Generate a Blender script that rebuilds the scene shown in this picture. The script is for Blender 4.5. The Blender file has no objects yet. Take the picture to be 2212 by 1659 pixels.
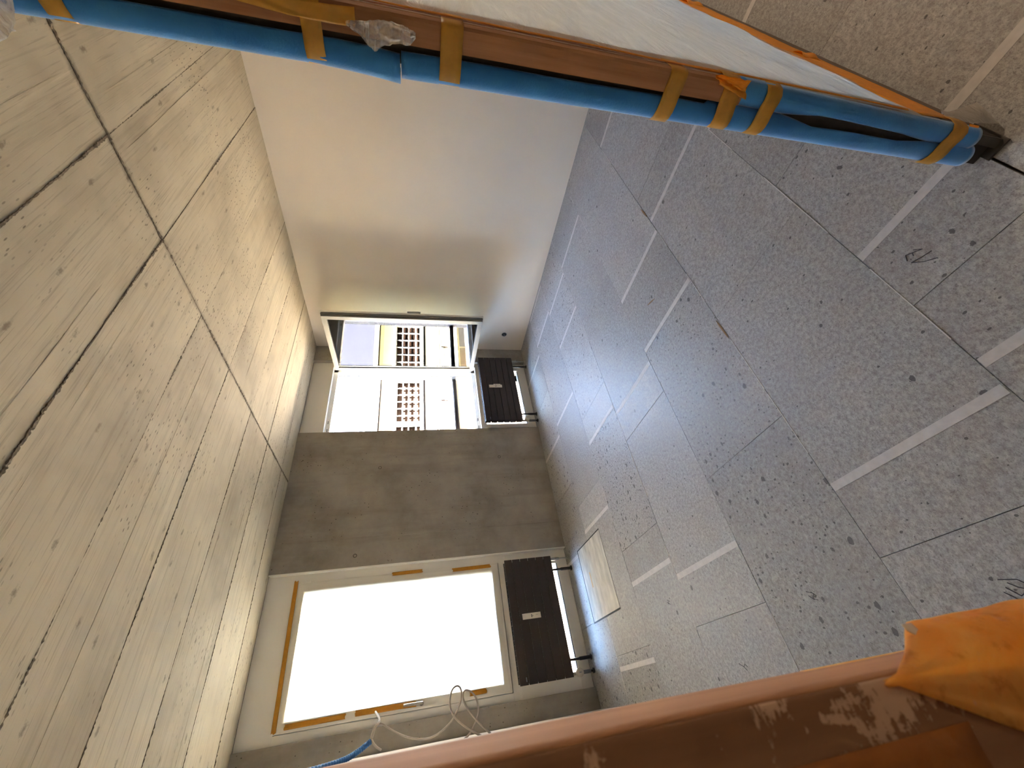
import bpy, bmesh, math, random
from mathutils import Vector, Matrix, noise as mnoise

random.seed(7)
SC = bpy.context.scene
COL = SC.collection

# ------------------------------------------------------------------ camera
F_PX = 878.4
YAW, PITCH = math.radians(39.455), math.radians(13.339)
CAM_Z = 1.361
fw = Vector((math.sin(YAW) * math.cos(PITCH), math.cos(YAW) * math.cos(PITCH), -math.sin(PITCH)))
rt = Vector((math.cos(YAW), -math.sin(YAW), 0))
up = rt.cross(fw)
cam = bpy.data.cameras.new('camera')
cam.sensor_fit = 'HORIZONTAL'
cam.sensor_width = 36.0
cam.lens = 36.0 * F_PX / 2212.0
cam.clip_start = 0.01
cam.clip_end = 400
cam.dof.use_dof = True
cam.dof.focus_distance = 2.6
cam.dof.aperture_fstop = 16.0
camo = bpy.data.objects.new('camera', cam)
COL.objects.link(camo)
# the photograph was taken with the phone on its side: the top of the room is on the left of the frame
m3 = Matrix((-up, rt, -fw)).transposed()
camo.matrix_world = Matrix.Translation((0, 0, CAM_Z)) @ m3.to_4x4()
SC.camera = camo

# ------------------------------------------------------------------ world, sun, exposure
world = bpy.data.worlds.new('sky')
SC.world = world
world.use_nodes = True
wn = world.node_tree
wn.nodes.clear()
sky = wn.nodes.new('ShaderNodeTexSky')
sky.sky_type = 'NISHITA'
sky.sun_disc = False
sky.sun_elevation = math.radians(48)
sky.sun_rotation = math.radians(120)
sky.air_density = 1.0
sky.dust_density = 2.0
bgn = wn.nodes.new('ShaderNodeBackground')
bgn.inputs['Strength'].default_value = 1.25
won = wn.nodes.new('ShaderNodeOutputWorld')
wn.links.new(sky.outputs[0], bgn.inputs[0])
wn.links.new(bgn.outputs[0], won.inputs[0])

sun = bpy.data.lights.new('sun', 'SUN')
sun.energy = 430.0
sun.color = (1.0, 0.93, 0.83)
sun.angle = math.radians(0.53)
suno = bpy.data.objects.new('sun', sun)
COL.objects.link(suno)
to_sun = Vector((0.45, -0.38, 0.80)).normalized()
suno.rotation_euler = to_sun.to_track_quat('Z', 'Y').to_euler()
suno.location = (0, 0, 30)

SC.view_settings.view_transform = 'Standard'
SC.view_settings.look = 'None'
SC.view_settings.gamma = 1.0
SC.view_settings.use_curve_mapping = False
SC.view_settings.exposure = 3.03
SC.cycles.use_denoising = True
SC.cycles.use_adaptive_sampling = True
SC.cycles.adaptive_threshold = 0.02
SC.cycles.max_bounces = 9
SC.cycles.diffuse_bounces = 6
SC.cycles.glossy_bounces = 4
SC.cycles.transmission_bounces = 8
SC.cycles.transparent_max_bounces = 10
SC.cycles.caustics_reflective = False
SC.cycles.caustics_refractive = False
SC.cycles.sample_clamp_indirect = 6.0

# ------------------------------------------------------------------ helpers
def srgb(r, g, b):
    def c(v):
        v /= 255.0
        return v / 12.92 if v <= 0.04045 else ((v + 0.055) / 1.055) ** 2.4
    return (c(r), c(g), c(b), 1.0)

class NT:
    def __init__(s, name):
        s.m = bpy.data.materials.new(name)
        s.m.use_nodes = True
        s.t = s.m.node_tree
        s.t.nodes.clear()
        s.out = s.n('ShaderNodeOutputMaterial')
        s._obj = None
    def n(s, kind, **kw):
        nd = s.t.nodes.new(kind)
        for k, v in kw.items():
            setattr(nd, k, v)
        return nd
    def l(s, a, b):
        s.t.links.new(a, b)
    def setin(s, nd, **kw):
        for k, v in kw.items():
            k = k.replace('_', ' ')
            if hasattr(v, 'is_output'):
                s.l(v, nd.inputs[k])
            else:
                nd.inputs[k].default_value = v
        return nd
    def co(s, scale=(1, 1, 1), shift=False):
        tc = s.n('ShaderNodeTexCoord')
        o = tc.outputs['Object']
        if shift:
            oi = s.n('ShaderNodeObjectInfo')
            mm = s.n('ShaderNodeVectorMath', operation='SCALE')
            mm.inputs[0].default_value = (31.7, 57.1, 13.3)
            s.l(oi.outputs['Random'], mm.inputs['Scale'])
            ad = s.n('ShaderNodeVectorMath', operation='ADD')
            s.l(o, ad.inputs[0]); s.l(mm.outputs[0], ad.inputs[1])
            o = ad.outputs[0]
        mp = s.n('ShaderNodeMapping')
        mp.inputs['Scale'].default_value = scale
        s.l(o, mp.inputs['Vector'])
        return mp.outputs[0]
    def noise(s, scale, detail=4, rough=0.55, co=None, stretch=(1, 1, 1), shift=False, dist=0.0):
        nd = s.n('ShaderNodeTexNoise')
        nd.inputs['Scale'].default_value = scale
        nd.inputs['Detail'].default_value = detail
        nd.inputs['Roughness'].default_value = rough
        nd.inputs['Distortion'].default_value = dist
        s.l(co or s.co(stretch, shift), nd.inputs['Vector'])
        return nd.outputs['Fac']
    def voro(s, scale, stretch=(1, 1, 1), shift=False, rnd=1.0, feature='F1', dim='2D'):
        nd = s.n('ShaderNodeTexVoronoi', feature=feature, voronoi_dimensions=dim)
        nd.inputs['Scale'].default_value = scale
        nd.inputs['Randomness'].default_value = rnd
        s.l(s.co(stretch, shift), nd.inputs['Vector'])
        return nd
    def ramp(s, fac, *stops):
        nd = s.n('ShaderNodeValToRGB')
        e = nd.color_ramp.elements
        while len(e) < len(stops):
            e.new(0.5)
        for el, (p, c) in zip(e, stops):
            el.position = p
            el.color = c if isinstance(c, tuple) else (c, c, c, 1)
        s.l(fac, nd.inputs['Fac'])
        return nd.outputs['Color']
    def mix(s, fac, a, b, mode='MIX'):
        nd = s.n('ShaderNodeMix', data_type='RGBA', blend_type=mode)
        for v, i in ((fac, 0), (a, 6), (b, 7)):
            if hasattr(v, 'is_output'):
                s.l(v, nd.inputs[i])
            else:
                nd.inputs[i].default_value = v
        return nd.outputs[2]
    def math(s, op, a, b=0.0, clamp=False):
        nd = s.n('ShaderNodeMath', operation=op, use_clamp=clamp)
        for v, i in ((a, 0), (b, 1)):
            if hasattr(v, 'is_output'):
                s.l(v, nd.inputs[i])
            else:
                nd.inputs[i].default_value = v
        return nd.outputs[0]
    def bump(s, h, strength=0.3, dist=0.01, normal=None):
        nd = s.n('ShaderNodeBump')
        nd.inputs['Strength'].default_value = strength
        nd.inputs['Distance'].default_value = dist
        s.l(h, nd.inputs['Height'])
        if normal is not None:
            s.l(normal, nd.inputs['Normal'])
        return nd.outputs[0]
    def bsdf(s, color, rough=0.6, metal=0.0, normal=None, spec=0.5, **kw):
        b = s.n('ShaderNodeBsdfPrincipled')
        s.setin(b, Base_Color=color, Roughness=rough, Metallic=metal)
        b.inputs['Specular IOR Level'].default_value = spec
        if normal is not None:
            s.l(normal, b.inputs['Normal'])
        for k, v in kw.items():
            s.setin(b, **{k: v})
        return b
    def done(s, sh):
        s.l(sh.outputs[0] if hasattr(sh, 'outputs') else sh, s.out.inputs['Surface'])
        return s.m

def plain(name, col, rough=0.6, metal=0.0, var=0.06, scale=12.0, bump=0.05, bdist=0.002, stretch=(1, 1, 1), spec=0.5, **kw):
    t = NT(name)
    nz = t.noise(scale, 2, stretch=stretch)
    c2 = tuple(max(0, v * (1 - 2 * var)) for v in col[:3]) + (1,)
    c1 = tuple(min(1, v * (1 + 2 * var)) for v in col[:3]) + (1,)
    c = t.ramp(nz, (0.25, c2), (0.75, c1))
    nrm = t.bump(t.noise(scale * 6, 2, stretch=stretch), bump, bdist) if bump else None
    return t.done(t.bsdf(c, rough, metal, nrm, spec, **kw))

def link(o, parent=None):
    COL.objects.link(o)
    if parent is not None:
        o.parent = parent
        # world location of a parent (parents are never rotated unless built so)
        mw = Matrix.Identity(4)
        p = parent
        chain = []
        while p is not None:
            chain.append(p)
            p = p.parent
        for q in reversed(chain):
            mw = mw @ q.matrix_parent_inverse @ q.matrix_basis
        o.matrix_parent_inverse = mw.inverted()
    return o

def mesh_obj(name, bm, mat, parent=None, smooth=False):
    me = bpy.data.meshes.new(name)
    bmesh.ops.recalc_face_normals(bm, faces=bm.faces)
    bm.to_mesh(me)
    bm.free()
    if smooth:
        for p in me.polygons:
            p.use_smooth = True
    me.materials.append(mat)
    return link(bpy.data.objects.new(name, me), parent)

def tag(o, label, cat, group=None, kind=None):
    o['label'] = label
    o['category'] = cat
    if group:
        o['group'] = group
    if kind:
        o['kind'] = kind
    return o

def empty(name, loc, label, cat, group=None, kind=None, rotz=0.0):
    e = bpy.data.objects.new(name, None)
    e.empty_display_size = 0.1
    e.location = loc
    e.rotation_euler = (0, 0, rotz)
    COL.objects.link(e)
    return tag(e, label, cat, group, kind)

def add_box(bm, x0, x1, y0, y1, z0, z1, bev=0.0, seg=2):
    vs = [bm.verts.new(v) for v in ((x0, y0, z0), (x1, y0, z0), (x1, y1, z0), (x0, y1, z0), (x0, y0, z1), (x1, y0, z1), (x1, y1, z1), (x0, y1, z1))]
    fs = [bm.faces.new([vs[i] for i in q]) for q in ((0, 3, 2, 1), (4, 5, 6, 7), (0, 1, 5, 4), (1, 2, 6, 5), (2, 3, 7, 6), (3, 0, 4, 7))]
    if bev > 0:
        es = list({e for f in fs for e in f.edges})
        bmesh.ops.bevel(bm, geom=es, offset=bev, segments=seg, affect='EDGES', profile=0.6)
    return bm

def box(name, b, mat, parent=None, bev=0.0, smooth=False):
    bm = bmesh.new()
    add_box(bm, *b, bev=bev)
    return mesh_obj(name, bm, mat, parent, smooth)

def add_tube(bm, pts, rad, n=10, cap=True):
    pts = [Vector(p) for p in pts]
    rads = rad if isinstance(rad, (list, tuple)) else [rad] * len(pts)
    rings = []
    ref = Vector((0.31, 0.22, 0.92))
    prev = None
    for i, p in enumerate(pts):
        d = (pts[min(i + 1, len(pts) - 1)] - pts[max(i - 1, 0)])
        if d.length < 1e-9:
            d = Vector((0, 0, 1))
        d.normalize()
        if prev is None:
            a = d.cross(ref if abs(d.dot(ref)) < 0.95 else Vector((1, 0, 0))).normalized()
        else:
            a = (prev - d * prev.dot(d)).normalized()
        prev = a
        b = d.cross(a)
        rings.append([bm.verts.new(p + (a * math.cos(t) + b * math.sin(t)) * rads[i]) for t in (2 * math.pi * k / n for k in range(n))])
    for r0, r1 in zip(rings, rings[1:]):
        for k in range(n):
            bm.faces.new((r0[k], r0[(k + 1) % n], r1[(k + 1) % n], r1[k]))
    if cap:
        bm.faces.new(rings[0][::-1])
        bm.faces.new(rings[-1])
    return bm

def tube(name, pts, rad, mat, parent=None, n=10):
    bm = bmesh.new()
    add_tube(bm, pts, rad, n)
    return mesh_obj(name, bm, mat, parent, True)

def smooth_path(pts, sub=8):
    pts = [Vector(p) for p in pts]
    out = []
    n = len(pts)
    for i in range(n - 1):
        p0, p1, p2, p3 = pts[max(i - 1, 0)], pts[i], pts[i + 1], pts[min(i + 2, n - 1)]
        for k in range(sub):
            t = k / sub
            out.append(0.5 * ((2 * p1) + (p2 - p0) * t + (2 * p0 - 5 * p1 + 4 * p2 - p3) * t * t + (3 * p1 - p0 - 3 * p2 + p3) * t ** 3))
    out.append(pts[-1])
    return out

def grid_sheet(name, fn, nu, nv, mat, parent=None, thick=0.0, smooth=True):
    """sheet from fn(u, v) in 0..1; thick > 0 gives it a second skin through Solidify"""
    bm = bmesh.new()
    vs = [[bm.verts.new(fn(i / nu, j / nv)) for j in range(nv + 1)] for i in range(nu + 1)]
    for i in range(nu):
        for j in range(nv):
            bm.faces.new((vs[i][j], vs[i + 1][j], vs[i + 1][j + 1], vs[i][j + 1]))
    o = mesh_obj(name, bm, mat, parent, smooth)
    if thick:
        md = o.modifiers.new('thickness', 'SOLIDIFY')
        md.thickness = thick
        md.offset = 0
    return o

def strip(name, path, w, mat, parent=None, thick=0.0004, axis=(0, 0, 1), jag=0.0, sag=0.0):
    """tape: a band of width w carried along a path, w measured along axis"""
    ax = Vector(axis)
    n = len(path) - 1
    rnd = random.Random(hash(tuple(round(c, 3) for c in path[0])) & 0xffff)
    offs = [rnd.uniform(-jag, jag) for _ in range(9)]
    def fn(u, v):
        i = min(int(round(u * n)), n)
        p = Vector(path[i])
        e = offs[int(v * 4)] * (1 if i in (0, n) else 0.0)
        q = p + ax * ((v - 0.5) * w + sag * math.sin(u * math.pi))
        if i in (0, n) and n > 0:
            d = (Vector(path[min(i + 1, n)]) - Vector(path[max(i - 1, 0)])).normalized()
            q += d * e
        return q
    return grid_sheet(name, fn, n, 4, mat, parent, thick)

# ------------------------------------------------------------------ materials
def m_ceiling():
    t = NT('board_marked_concrete')
    blot = t.noise(1.3, 4, 0.6, shift=True)
    grain = t.noise(1.0, 4, 0.62, stretch=(1.3, 26, 1), shift=True, dist=0.3)
    fine = t.noise(1.0, 3, 0.6, stretch=(4, 130, 1), shift=True, dist=0.5)
    board = t.noise(1.0, 1, 0.5, stretch=(0.12, 11, 1), shift=True)
    c = t.ramp(blot, (0.25, srgb(158, 147, 127)), (0.5, srgb(195, 184, 160)), (0.74, srgb(213, 202, 177)))
    c = t.mix(t.ramp(grain, (0.30, 0.34), (0.46, 0.0), (0.6, 0.0)), c, srgb(142, 131, 111))
    c = t.mix(t.ramp(fine, (0.35, 0.26), (0.44, 0.0)), c, srgb(112, 99, 83))
    c = t.mix(t.ramp(board, (0.38, 0.22), (0.385, 0.0), (0.6, 0.0)), c, srgb(166, 155, 133))
    pit = t.voro(34, stretch=(0.36, 1.2, 0.2))
    gate = t.noise(2.2, 2)
    pm = t.math('MULTIPLY', t.ramp(pit.outputs['Distance'], (0.07, 1.0), (0.12, 0.0)), t.ramp(gate, (0.50, 0.0), (0.62, 1.0)))
    kn = t.voro(3.4, stretch=(0.7, 1.5, 0.2))
    kd = t.math('ADD', kn.outputs['Distance'], t.math('MULTIPLY', t.math('SUBTRACT', t.noise(60, 3, 0.7), 0.5), 0.16))
    km = t.ramp(kd, (0.01, 1.0), (0.06, 0.0))
    c = t.mix(t.math('MULTIPLY', pm, 0.8), c, srgb(84, 75, 66))
    c = t.mix(t.math('MULTIPLY', km, 0.55), c, srgb(92, 82, 70))
    # cement-water stain bled out along the long cross joint
    sp = t.n('ShaderNodeSeparateXYZ')
    t.l(t.co(), sp.inputs[0])
    dj = t.math('ABSOLUTE', t.math('SUBTRACT', sp.outputs[0], 1.915))
    dj = t.math('ADD', dj, t.math('MULTIPLY', t.math('SUBTRACT', t.noise(9, 5, 0.7), 0.5), 0.075))
    c = t.mix(t.math('MULTIPLY', t.ramp(dj, (0.0, 1.0), (0.022, 0.0)), 0.5), c, srgb(110, 98, 82))
    h = t.math('ADD', t.math('MULTIPLY', grain, 0.8), t.math('MULTIPLY', fine, 0.5))
    h = t.math('ADD', h, t.math('MULTIPLY', t.ramp(board, (0.40, 0.0), (0.405, 0.6), (0.6, 0.6)), 0.7))
    return t.done(t.bsdf(c, 0.75, 0, t.bump(h, 0.30, 0.006), 0.3))

def m_concrete(name='smooth_concrete', k=1.0):
    t = NT(name)
    def s(r, g, b): return tuple(v * k for v in srgb(r, g, b)[:3]) + (1,)
    blot = t.noise(2.6, 6, 0.62)
    vert = t.noise(1.0, 5, 0.6, stretch=(9, 9, 1.1))
    c = t.ramp(blot, (0.25, s(112, 107, 99)), (0.5, s(142, 136, 127)), (0.8, s(162, 156, 147)))
    c = t.mix(t.ramp(vert, (0.32, 0.35), (0.50, 0.0)), c, s(112, 105, 95))
    pit = t.voro(30, stretch=(1, 1, 0.8), dim='3D')
    pm = t.math('MULTIPLY', t.ramp(pit.outputs['Distance'], (0.09, 1.0), (0.14, 0.0)), t.ramp(t.noise(3.0, 3), (0.48, 0.0), (0.58, 1.0)))
    c = t.mix(t.math('MULTIPLY', pm, 0.85), c, s(62, 55, 46))
    h = t.noise(40, 3)
    return t.done(t.bsdf(c, 0.7, 0, t.bump(h, 0.15, 0.003), 0.35))

def m_floor():
    t = NT('grey_floor_board')
    oi = t.n('ShaderNodeObjectInfo')
    base = t.noise(70, 3, 0.7, shift=True)
    big = t.noise(5.0, 3, 0.6, shift=True)
    c = t.ramp(base, (0.30, srgb(130, 126, 122)), (0.5, srgb(156, 153, 149)), (0.70, srgb(178, 175, 171)))
    fib = t.noise(1.0, 3, 0.7, stretch=(150, 230, 1), shift=True, dist=1.0)
    c = t.mix(t.ramp(fib, (0.36, 0.55), (0.47, 0.0)), c, srgb(94, 89, 85))
    c = t.mix(t.ramp(fib, (0.56, 0.0), (0.70, 0.55)), c, srgb(192, 188, 183))
    c = t.mix(t.math('MULTIPLY', t.ramp(big, (0.48, 0.0), (0.75, 1.0)), 0.25), c, srgb(134, 121, 115))
    tone = t.math('ADD', 0.90, t.math('MULTIPLY', oi.outputs['Random'], 0.22))
    tc = t.n('ShaderNodeCombineColor')
    for i in range(3):
        t.l(tone, tc.inputs[i])
    c = t.mix(1.0, c, tc.outputs[0], 'MULTIPLY')
    # dark flakes; how many of them differs from board to board
    at = t.n('ShaderNodeAttribute', attribute_type='OBJECT', attribute_name='flakes')
    wob = t.math('MULTIPLY', t.math('SUBTRACT', t.noise(130, 2), 0.5), 0.22)
    gate = t.ramp(t.noise(4.0, 2, shift=True), (0.35, 0.45), (0.6, 1.0))
    out = None
    for sc_, st_, prob in ((16, (1.0, 1.35, 1), 0.42), (38, (1.2, 0.9, 1), 0.60)):
        v1 = t.voro(sc_, stretch=st_, shift=True)
        d1 = t.math('ADD', v1.outputs['Distance'], wob)
        sel = t.n('ShaderNodeSeparateColor')
        t.l(v1.outputs['Color'], sel.inputs[0])
        on = t.math('LESS_THAN', sel.outputs[0], t.math('MULTIPLY', t.math('MULTIPLY', at.outputs['Fac'], prob), gate))
        size = t.math('ADD', 0.055, t.math('MULTIPLY', t.math('POWER', sel.outputs[1], 2.5), 0.15))
        fl = t.math('MULTIPLY', on, t.math('LESS_THAN', d1, size))
        out = fl if out is None else t.math('MAXIMUM', out, fl)
    c = t.mix(t.math('MULTIPLY', out, 0.8), c, srgb(62, 60, 60))
    h = fib
    rg = t.ramp(base, (0.3, 0.44), (0.7, 0.62))
    return t.done(t.bsdf(c, rg, 0, t.bump(h, 0.14, 0.0012), 0.45))

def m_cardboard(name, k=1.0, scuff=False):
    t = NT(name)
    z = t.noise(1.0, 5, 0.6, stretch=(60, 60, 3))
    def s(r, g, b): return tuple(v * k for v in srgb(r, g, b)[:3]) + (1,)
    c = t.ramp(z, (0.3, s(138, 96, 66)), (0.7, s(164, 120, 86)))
    nrm = t.bump(z, 0.2, 0.001)
    if scuff:
        a = t.noise(1.0, 7, 0.66, stretch=(30, 1, 22), dist=0.6)
        f = t.noise(1.0, 5, 0.7, stretch=(120, 1, 420))
        sp = t.n('ShaderNodeSeparateXYZ')
        t.l(t.co(), sp.inputs[0])
        front = t.math('LESS_THAN', sp.outputs[1], 0.1412)
        msk = t.math('ADD', a, t.math('MULTIPLY', t.math('SUBTRACT', f, 0.5), 0.35))
        mk = t.math('MULTIPLY', t.ramp(msk, (0.555, 0.0), (0.58, 1.0)), front)
        c = t.mix(t.math('MULTIPLY', mk, 0.8), c, srgb(196, 164, 138))
        nrm = t.bump(t.math('MULTIPLY', mk, -1.0), 0.5, 0.0006, nrm)
    return t.done(t.bsdf(c, 0.75, 0, nrm, 0.3))

def m_tape(name, col, trans=0.35, rough=0.4):
    t = NT(name)
    w = t.noise(55, 4, 0.6, dist=0.4)
    c = t.ramp(w, (0.3, tuple(v * 0.86 for v in col[:3]) + (1,)), (0.7, col))
    nrm = t.bump(w, 0.35, 0.0025)
    b = t.bsdf(c, rough, 0, nrm, 0.45)
    tr = t.n('ShaderNodeBsdfTranslucent')
    t.l(c, tr.inputs[0])
    mx = t.n('ShaderNodeMixShader')
    mx.inputs[0].default_value = trans
    t.l(b.outputs[0], mx.inputs[1]); t.l(tr.outputs[0], mx.inputs[2])
    return t.done(mx)

def m_foldtape():
    """loose orange tape, rubbed with plaster dust and darker where the glue soaked through"""
    t = NT('dusty_orange_tape')
    w = t.noise(40, 5, 0.65, dist=0.6)
    c = t.ramp(w, (0.3, srgb(246, 184, 84)), (0.7, srgb(255, 214, 128)))
    c = t.mix(t.ramp(t.noise(75, 5, 0.7), (0.54, 0.0), (0.66, 0.55)), c, srgb(206, 124, 32))
    c = t.mix(t.ramp(t.noise(120, 4, 0.7), (0.60, 0.0), (0.70, 0.5)), c, srgb(236, 206, 170))
    nrm = t.bump(t.noise(90, 5), 0.4, 0.002)
    b = t.bsdf(c, 0.5, 0, nrm, 0.4)
    tr = t.n('ShaderNodeBsdfTranslucent')
    t.l(c, tr.inputs[0])
    mx = t.n('ShaderNodeMixShader')
    mx.inputs[0].default_value = 0.60
    t.l(b.outputs[0], mx.inputs[1]); t.l(tr.outputs[0], mx.inputs[2])
    return t.done(mx)

def m_film(name, col, transp, transl, gloss, wr=0.0, rough=0.25):
    t = NT(name)
    d = t.n('ShaderNodeBsdfDiffuse'); d.inputs[0].default_value = col
    tl = t.n('ShaderNodeBsdfTranslucent'); tl.inputs[0].default_value = col
    tp = t.n('ShaderNodeBsdfTransparent')
    g = t.n('ShaderNodeBsdfGlossy'); g.inputs['Roughness'].default_value = rough
    if wr:
        nz = t.noise(1.0, 7, 0.62, stretch=(5, 5, 26), dist=1.2)
        nrm = t.bump(nz, wr, 0.02)
        for q in (d, tl, g):
            t.l(nrm, q.inputs['Normal'])
    m1 = t.n('ShaderNodeMixShader'); m1.inputs[0].default_value = transl
    t.l(d.outputs[0], m1.inputs[1]); t.l(tl.outputs[0], m1.inputs[2])
    m2 = t.n('ShaderNodeMixShader'); m2.inputs[0].default_value = transp
    if wr:
        fold = t.ramp(t.noise(1.0, 6, 0.6, stretch=(4, 4, 30), dist=1.5), (0.42, transp), (0.7, transp * 0.25))
        t.l(fold, m2.inputs[0])
    t.l(m1.outputs[0], m2.inputs[1]); t.l(tp.outputs[0], m2.inputs[2])
    m4 = t.n('ShaderNodeMixShader'); m4.inputs[0].default_value = gloss
    t.l(m2.outputs[0], m4.inputs[1]); t.l(g.outputs[0], m4.inputs[2])
    return t.done(m4)

def m_glass(name, refl, tint=(0.93, 0.95, 0.94, 1)):
    t = NT(name)
    tp = t.n('ShaderNodeBsdfTransparent'); tp.inputs[0].default_value = tint
    g = t.n('ShaderNodeBsdfGlossy'); g.inputs['Roughness'].default_value = 0.0
    g.inputs[0].default_value = (1, 1, 1, 1)
    fr = t.n('ShaderNodeFresnel'); fr.inputs[0].default_value = 1.5
    nz = t.noise(1.2, 2)
    f = t.math('ADD', t.math('MULTIPLY', fr.outputs[0], 1.1), t.math('MULTIPLY', nz, 0.0001))
    f = t.math('ADD', f, refl, clamp=True)
    m = t.n('ShaderNodeMixShader')
    t.l(f, m.inputs[0]); t.l(tp.outputs[0], m.inputs[1]); t.l(g.outputs[0], m.inputs[2])
    return t.done(m)

def m_foam():
    t = NT('blue_pipe_foam')
    n1 = t.noise(240, 5, 0.7)
    n2 = t.noise(9, 3)
    c = t.ramp(n2, (0.3, srgb(44, 112, 182)), (0.7, srgb(60, 134, 204)))
    b = t.bsdf(c, 0.85, 0, t.bump(n1, 0.5, 0.0012), 0.2)
    b.inputs['Sheen Weight'].default_value = 0.8
    b.inputs['Sheen Roughness'].default_value = 0.4
    b.inputs['Sheen Tint'].default_value = (0.75, 0.88, 1, 1)
    return t.done(b)

MAT = dict(
    ceiling=m_ceiling(), concrete=m_concrete(k=1.22), floor=m_floor(),
    seam=plain('rough_joint_mortar', srgb(112, 101, 86), 0.9, var=0.3, scale=60, bump=0.3, bdist=0.002),
    under=plain('dark_joint_bed', srgb(80, 72, 64), 0.9),
    jointlight=plain('pale_joint_filler', srgb(206, 201, 196), 0.8),
    floortape=plain('pale_filler_band', srgb(196, 191, 186), 0.6, var=0.05, scale=40, bump=0.15),
    plaster=plain('warm_white_plaster', srgb(228, 219, 206), 0.85, var=0.012, scale=3, bump=0.05, bdist=0.002, spec=0.2),
    white=plain('white_window_lacquer', srgb(238, 235, 228), 0.42, var=0.012, scale=3, bump=0.0),
    alu=plain('brushed_metal', srgb(168, 166, 162), 0.32, 1.0, var=0.05, scale=30, bump=0.05, stretch=(1, 1, 0.1)),
    greyframe=plain('grey_window_lacquer', srgb(112, 109, 104), 0.4, var=0.02, scale=3, bump=0.0),
    gasket=plain('black_gasket', srgb(26, 25, 25), 0.6),
    rad=plain('dark_brown_radiator_enamel', srgb(60, 51, 48), 0.5, var=0.015, scale=20, bump=0.03, spec=0.25),
    black=plain('black_plastic', srgb(26, 26, 28), 0.45),
    greypipe=plain('grey_pipe', srgb(120, 124, 132), 0.4, 0.2),
    valve=plain('white_valve_plastic', srgb(186, 176, 164), 0.45),
    reartube=plain('dark_rear_tube', srgb(30, 27, 25), 0.6),
    paper=plain('white_paper', srgb(224, 214, 200), 0.7),
    ink=plain('black_ink', srgb(24, 24, 28), 0.7),
    pencil=plain('dark_pencil', srgb(58, 56, 62), 0.8),
    steel=plain('dark_frame_steel', srgb(64, 57, 50), 0.5, 0.3, var=0.12, scale=25),
    plinth=plain('brown_base_rail', srgb(104, 88, 74), 0.6, var=0.1, scale=30),
    foam=m_foam(), foamin=plain('dark_foam_inside', srgb(18, 40, 64), 0.95),
    card=m_cardboard('brown_cardboard', 1.1), cardl=m_cardboard('shaded_scuffed_cardboard', 0.7, True), litcard=m_cardboard('lit_edge_cardboard', 1.3),  # left post: one cardboard in two tones, shaded front and window-lit edge
    tape=m_tape('golden_masking_tape', srgb(220, 168, 72)),
    otape=m_tape('orange_adhesive_tape', srgb(250, 182, 66), 0.45),
    foldtape=m_foldtape(),
    btape=m_tape('brown_packing_tape', srgb(150, 88, 26), 0.1),
    wtape=m_tape('ochre_masking_tape', srgb(206, 146, 42), 0.2),
    film=m_film('milky_window_film', (0.95, 0.935, 0.89, 1), 0.0, 0.86, 0.02),
    sheet=m_film('crinkled_plastic_sheet', (0.98, 0.935, 0.87, 1), 0.14, 0.70, 0.08, 0.9, 0.3),
    clear=m_film('clear_plastic_scrap', (0.95, 0.93, 0.9, 1), 0.80, 0.5, 0.20, 0.6, 0.10),
    pane=m_glass('window_glass', 0.02), sashpane=m_glass('coated_sash_glass', 0.07, (0.92, 0.95, 0.86, 1)),
    cable=plain('pale_cable', srgb(172, 160, 148), 0.5),
    conduit=plain('blue_conduit', srgb(36, 96, 160), 0.5),
    hatch=plain('pale_dusty_board', srgb(188, 184, 175), 0.65, var=0.14, scale=7, bump=0.2, stretch=(1, 3, 1)),
    slot=plain('bare_wood', srgb(196, 160, 110), 0.7),
    splinter=plain('brown_splinter', srgb(128, 100, 66), 0.8),
    fac=plain('pale_render', srgb(112, 109, 103), 0.9, var=0.03, scale=2),
    facpink=plain('rosy_render', srgb(92, 80, 76), 0.9, var=0.05, scale=2),
    facdark=plain('grey_shadow_gap', srgb(34, 32, 34), 0.8, spec=0.03),
    facw=plain('bounce_cream_render', srgb(232, 228, 200), 0.9, var=0.03, scale=2),
    beigew=plain('bounce_beige_render', srgb(214, 204, 168), 0.9, var=0.03, scale=2),
    base=plain('bounce_damping_base', srgb(72, 66, 58), 0.9, var=0.1, scale=2),
    beige=plain('beige_panel', srgb(112, 98, 76), 0.85, var=0.04, scale=2),
    blind=plain('brown_wooden_blind', srgb(15, 8, 5), 0.7, spec=0.03, var=0.2, scale=3, stretch=(1, 1, 12)),
    fwin=plain('white_glazing_bar', srgb(150, 148, 142), 0.6),
    slate=plain('dark_slate_roof', srgb(15, 16, 22), 0.7, spec=0.03, var=0.15, scale=6),
    metalroof=plain('pale_metal_roof', srgb(110, 120, 128), 0.5, 0.0, var=0.03),
    rail=plain('brown_railing', srgb(38, 29, 24), 0.6, spec=0.1),
    rough=plain('rough_outer_render', srgb(196, 190, 182), 0.95, var=0.3, scale=90, bump=0.9, bdist=0.01),
    street=plain('light_paving', srgb(112, 108, 102), 0.9, var=0.08, scale=1.5),
    truss=plain('white_steel', srgb(222, 224, 228), 0.5),
    lamp=plain('fill_lamp_housing', srgb(220, 218, 212), 0.5),
)

# ------------------------------------------------------------------ room dimensions
XL, XR, YW, H = -0.095, 3.665, 3.745, 2.5
Y_DOOR = 0.186          # joint between room floor and corridor floor
Y_BACK = -2.4           # corridor back wall
X_HL, X_HR = -1.3, 4.6

# ------------------------------------------------------------------ floor
floor = box('floor', (X_HL - 0.2, X_HR + 0.2, Y_BACK - 0.2, YW + 0.13, -0.30, -0.016), MAT['under'])
tag(floor, 'grey speckled floor boards with pale filler bands', 'floor', kind='structure')

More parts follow.
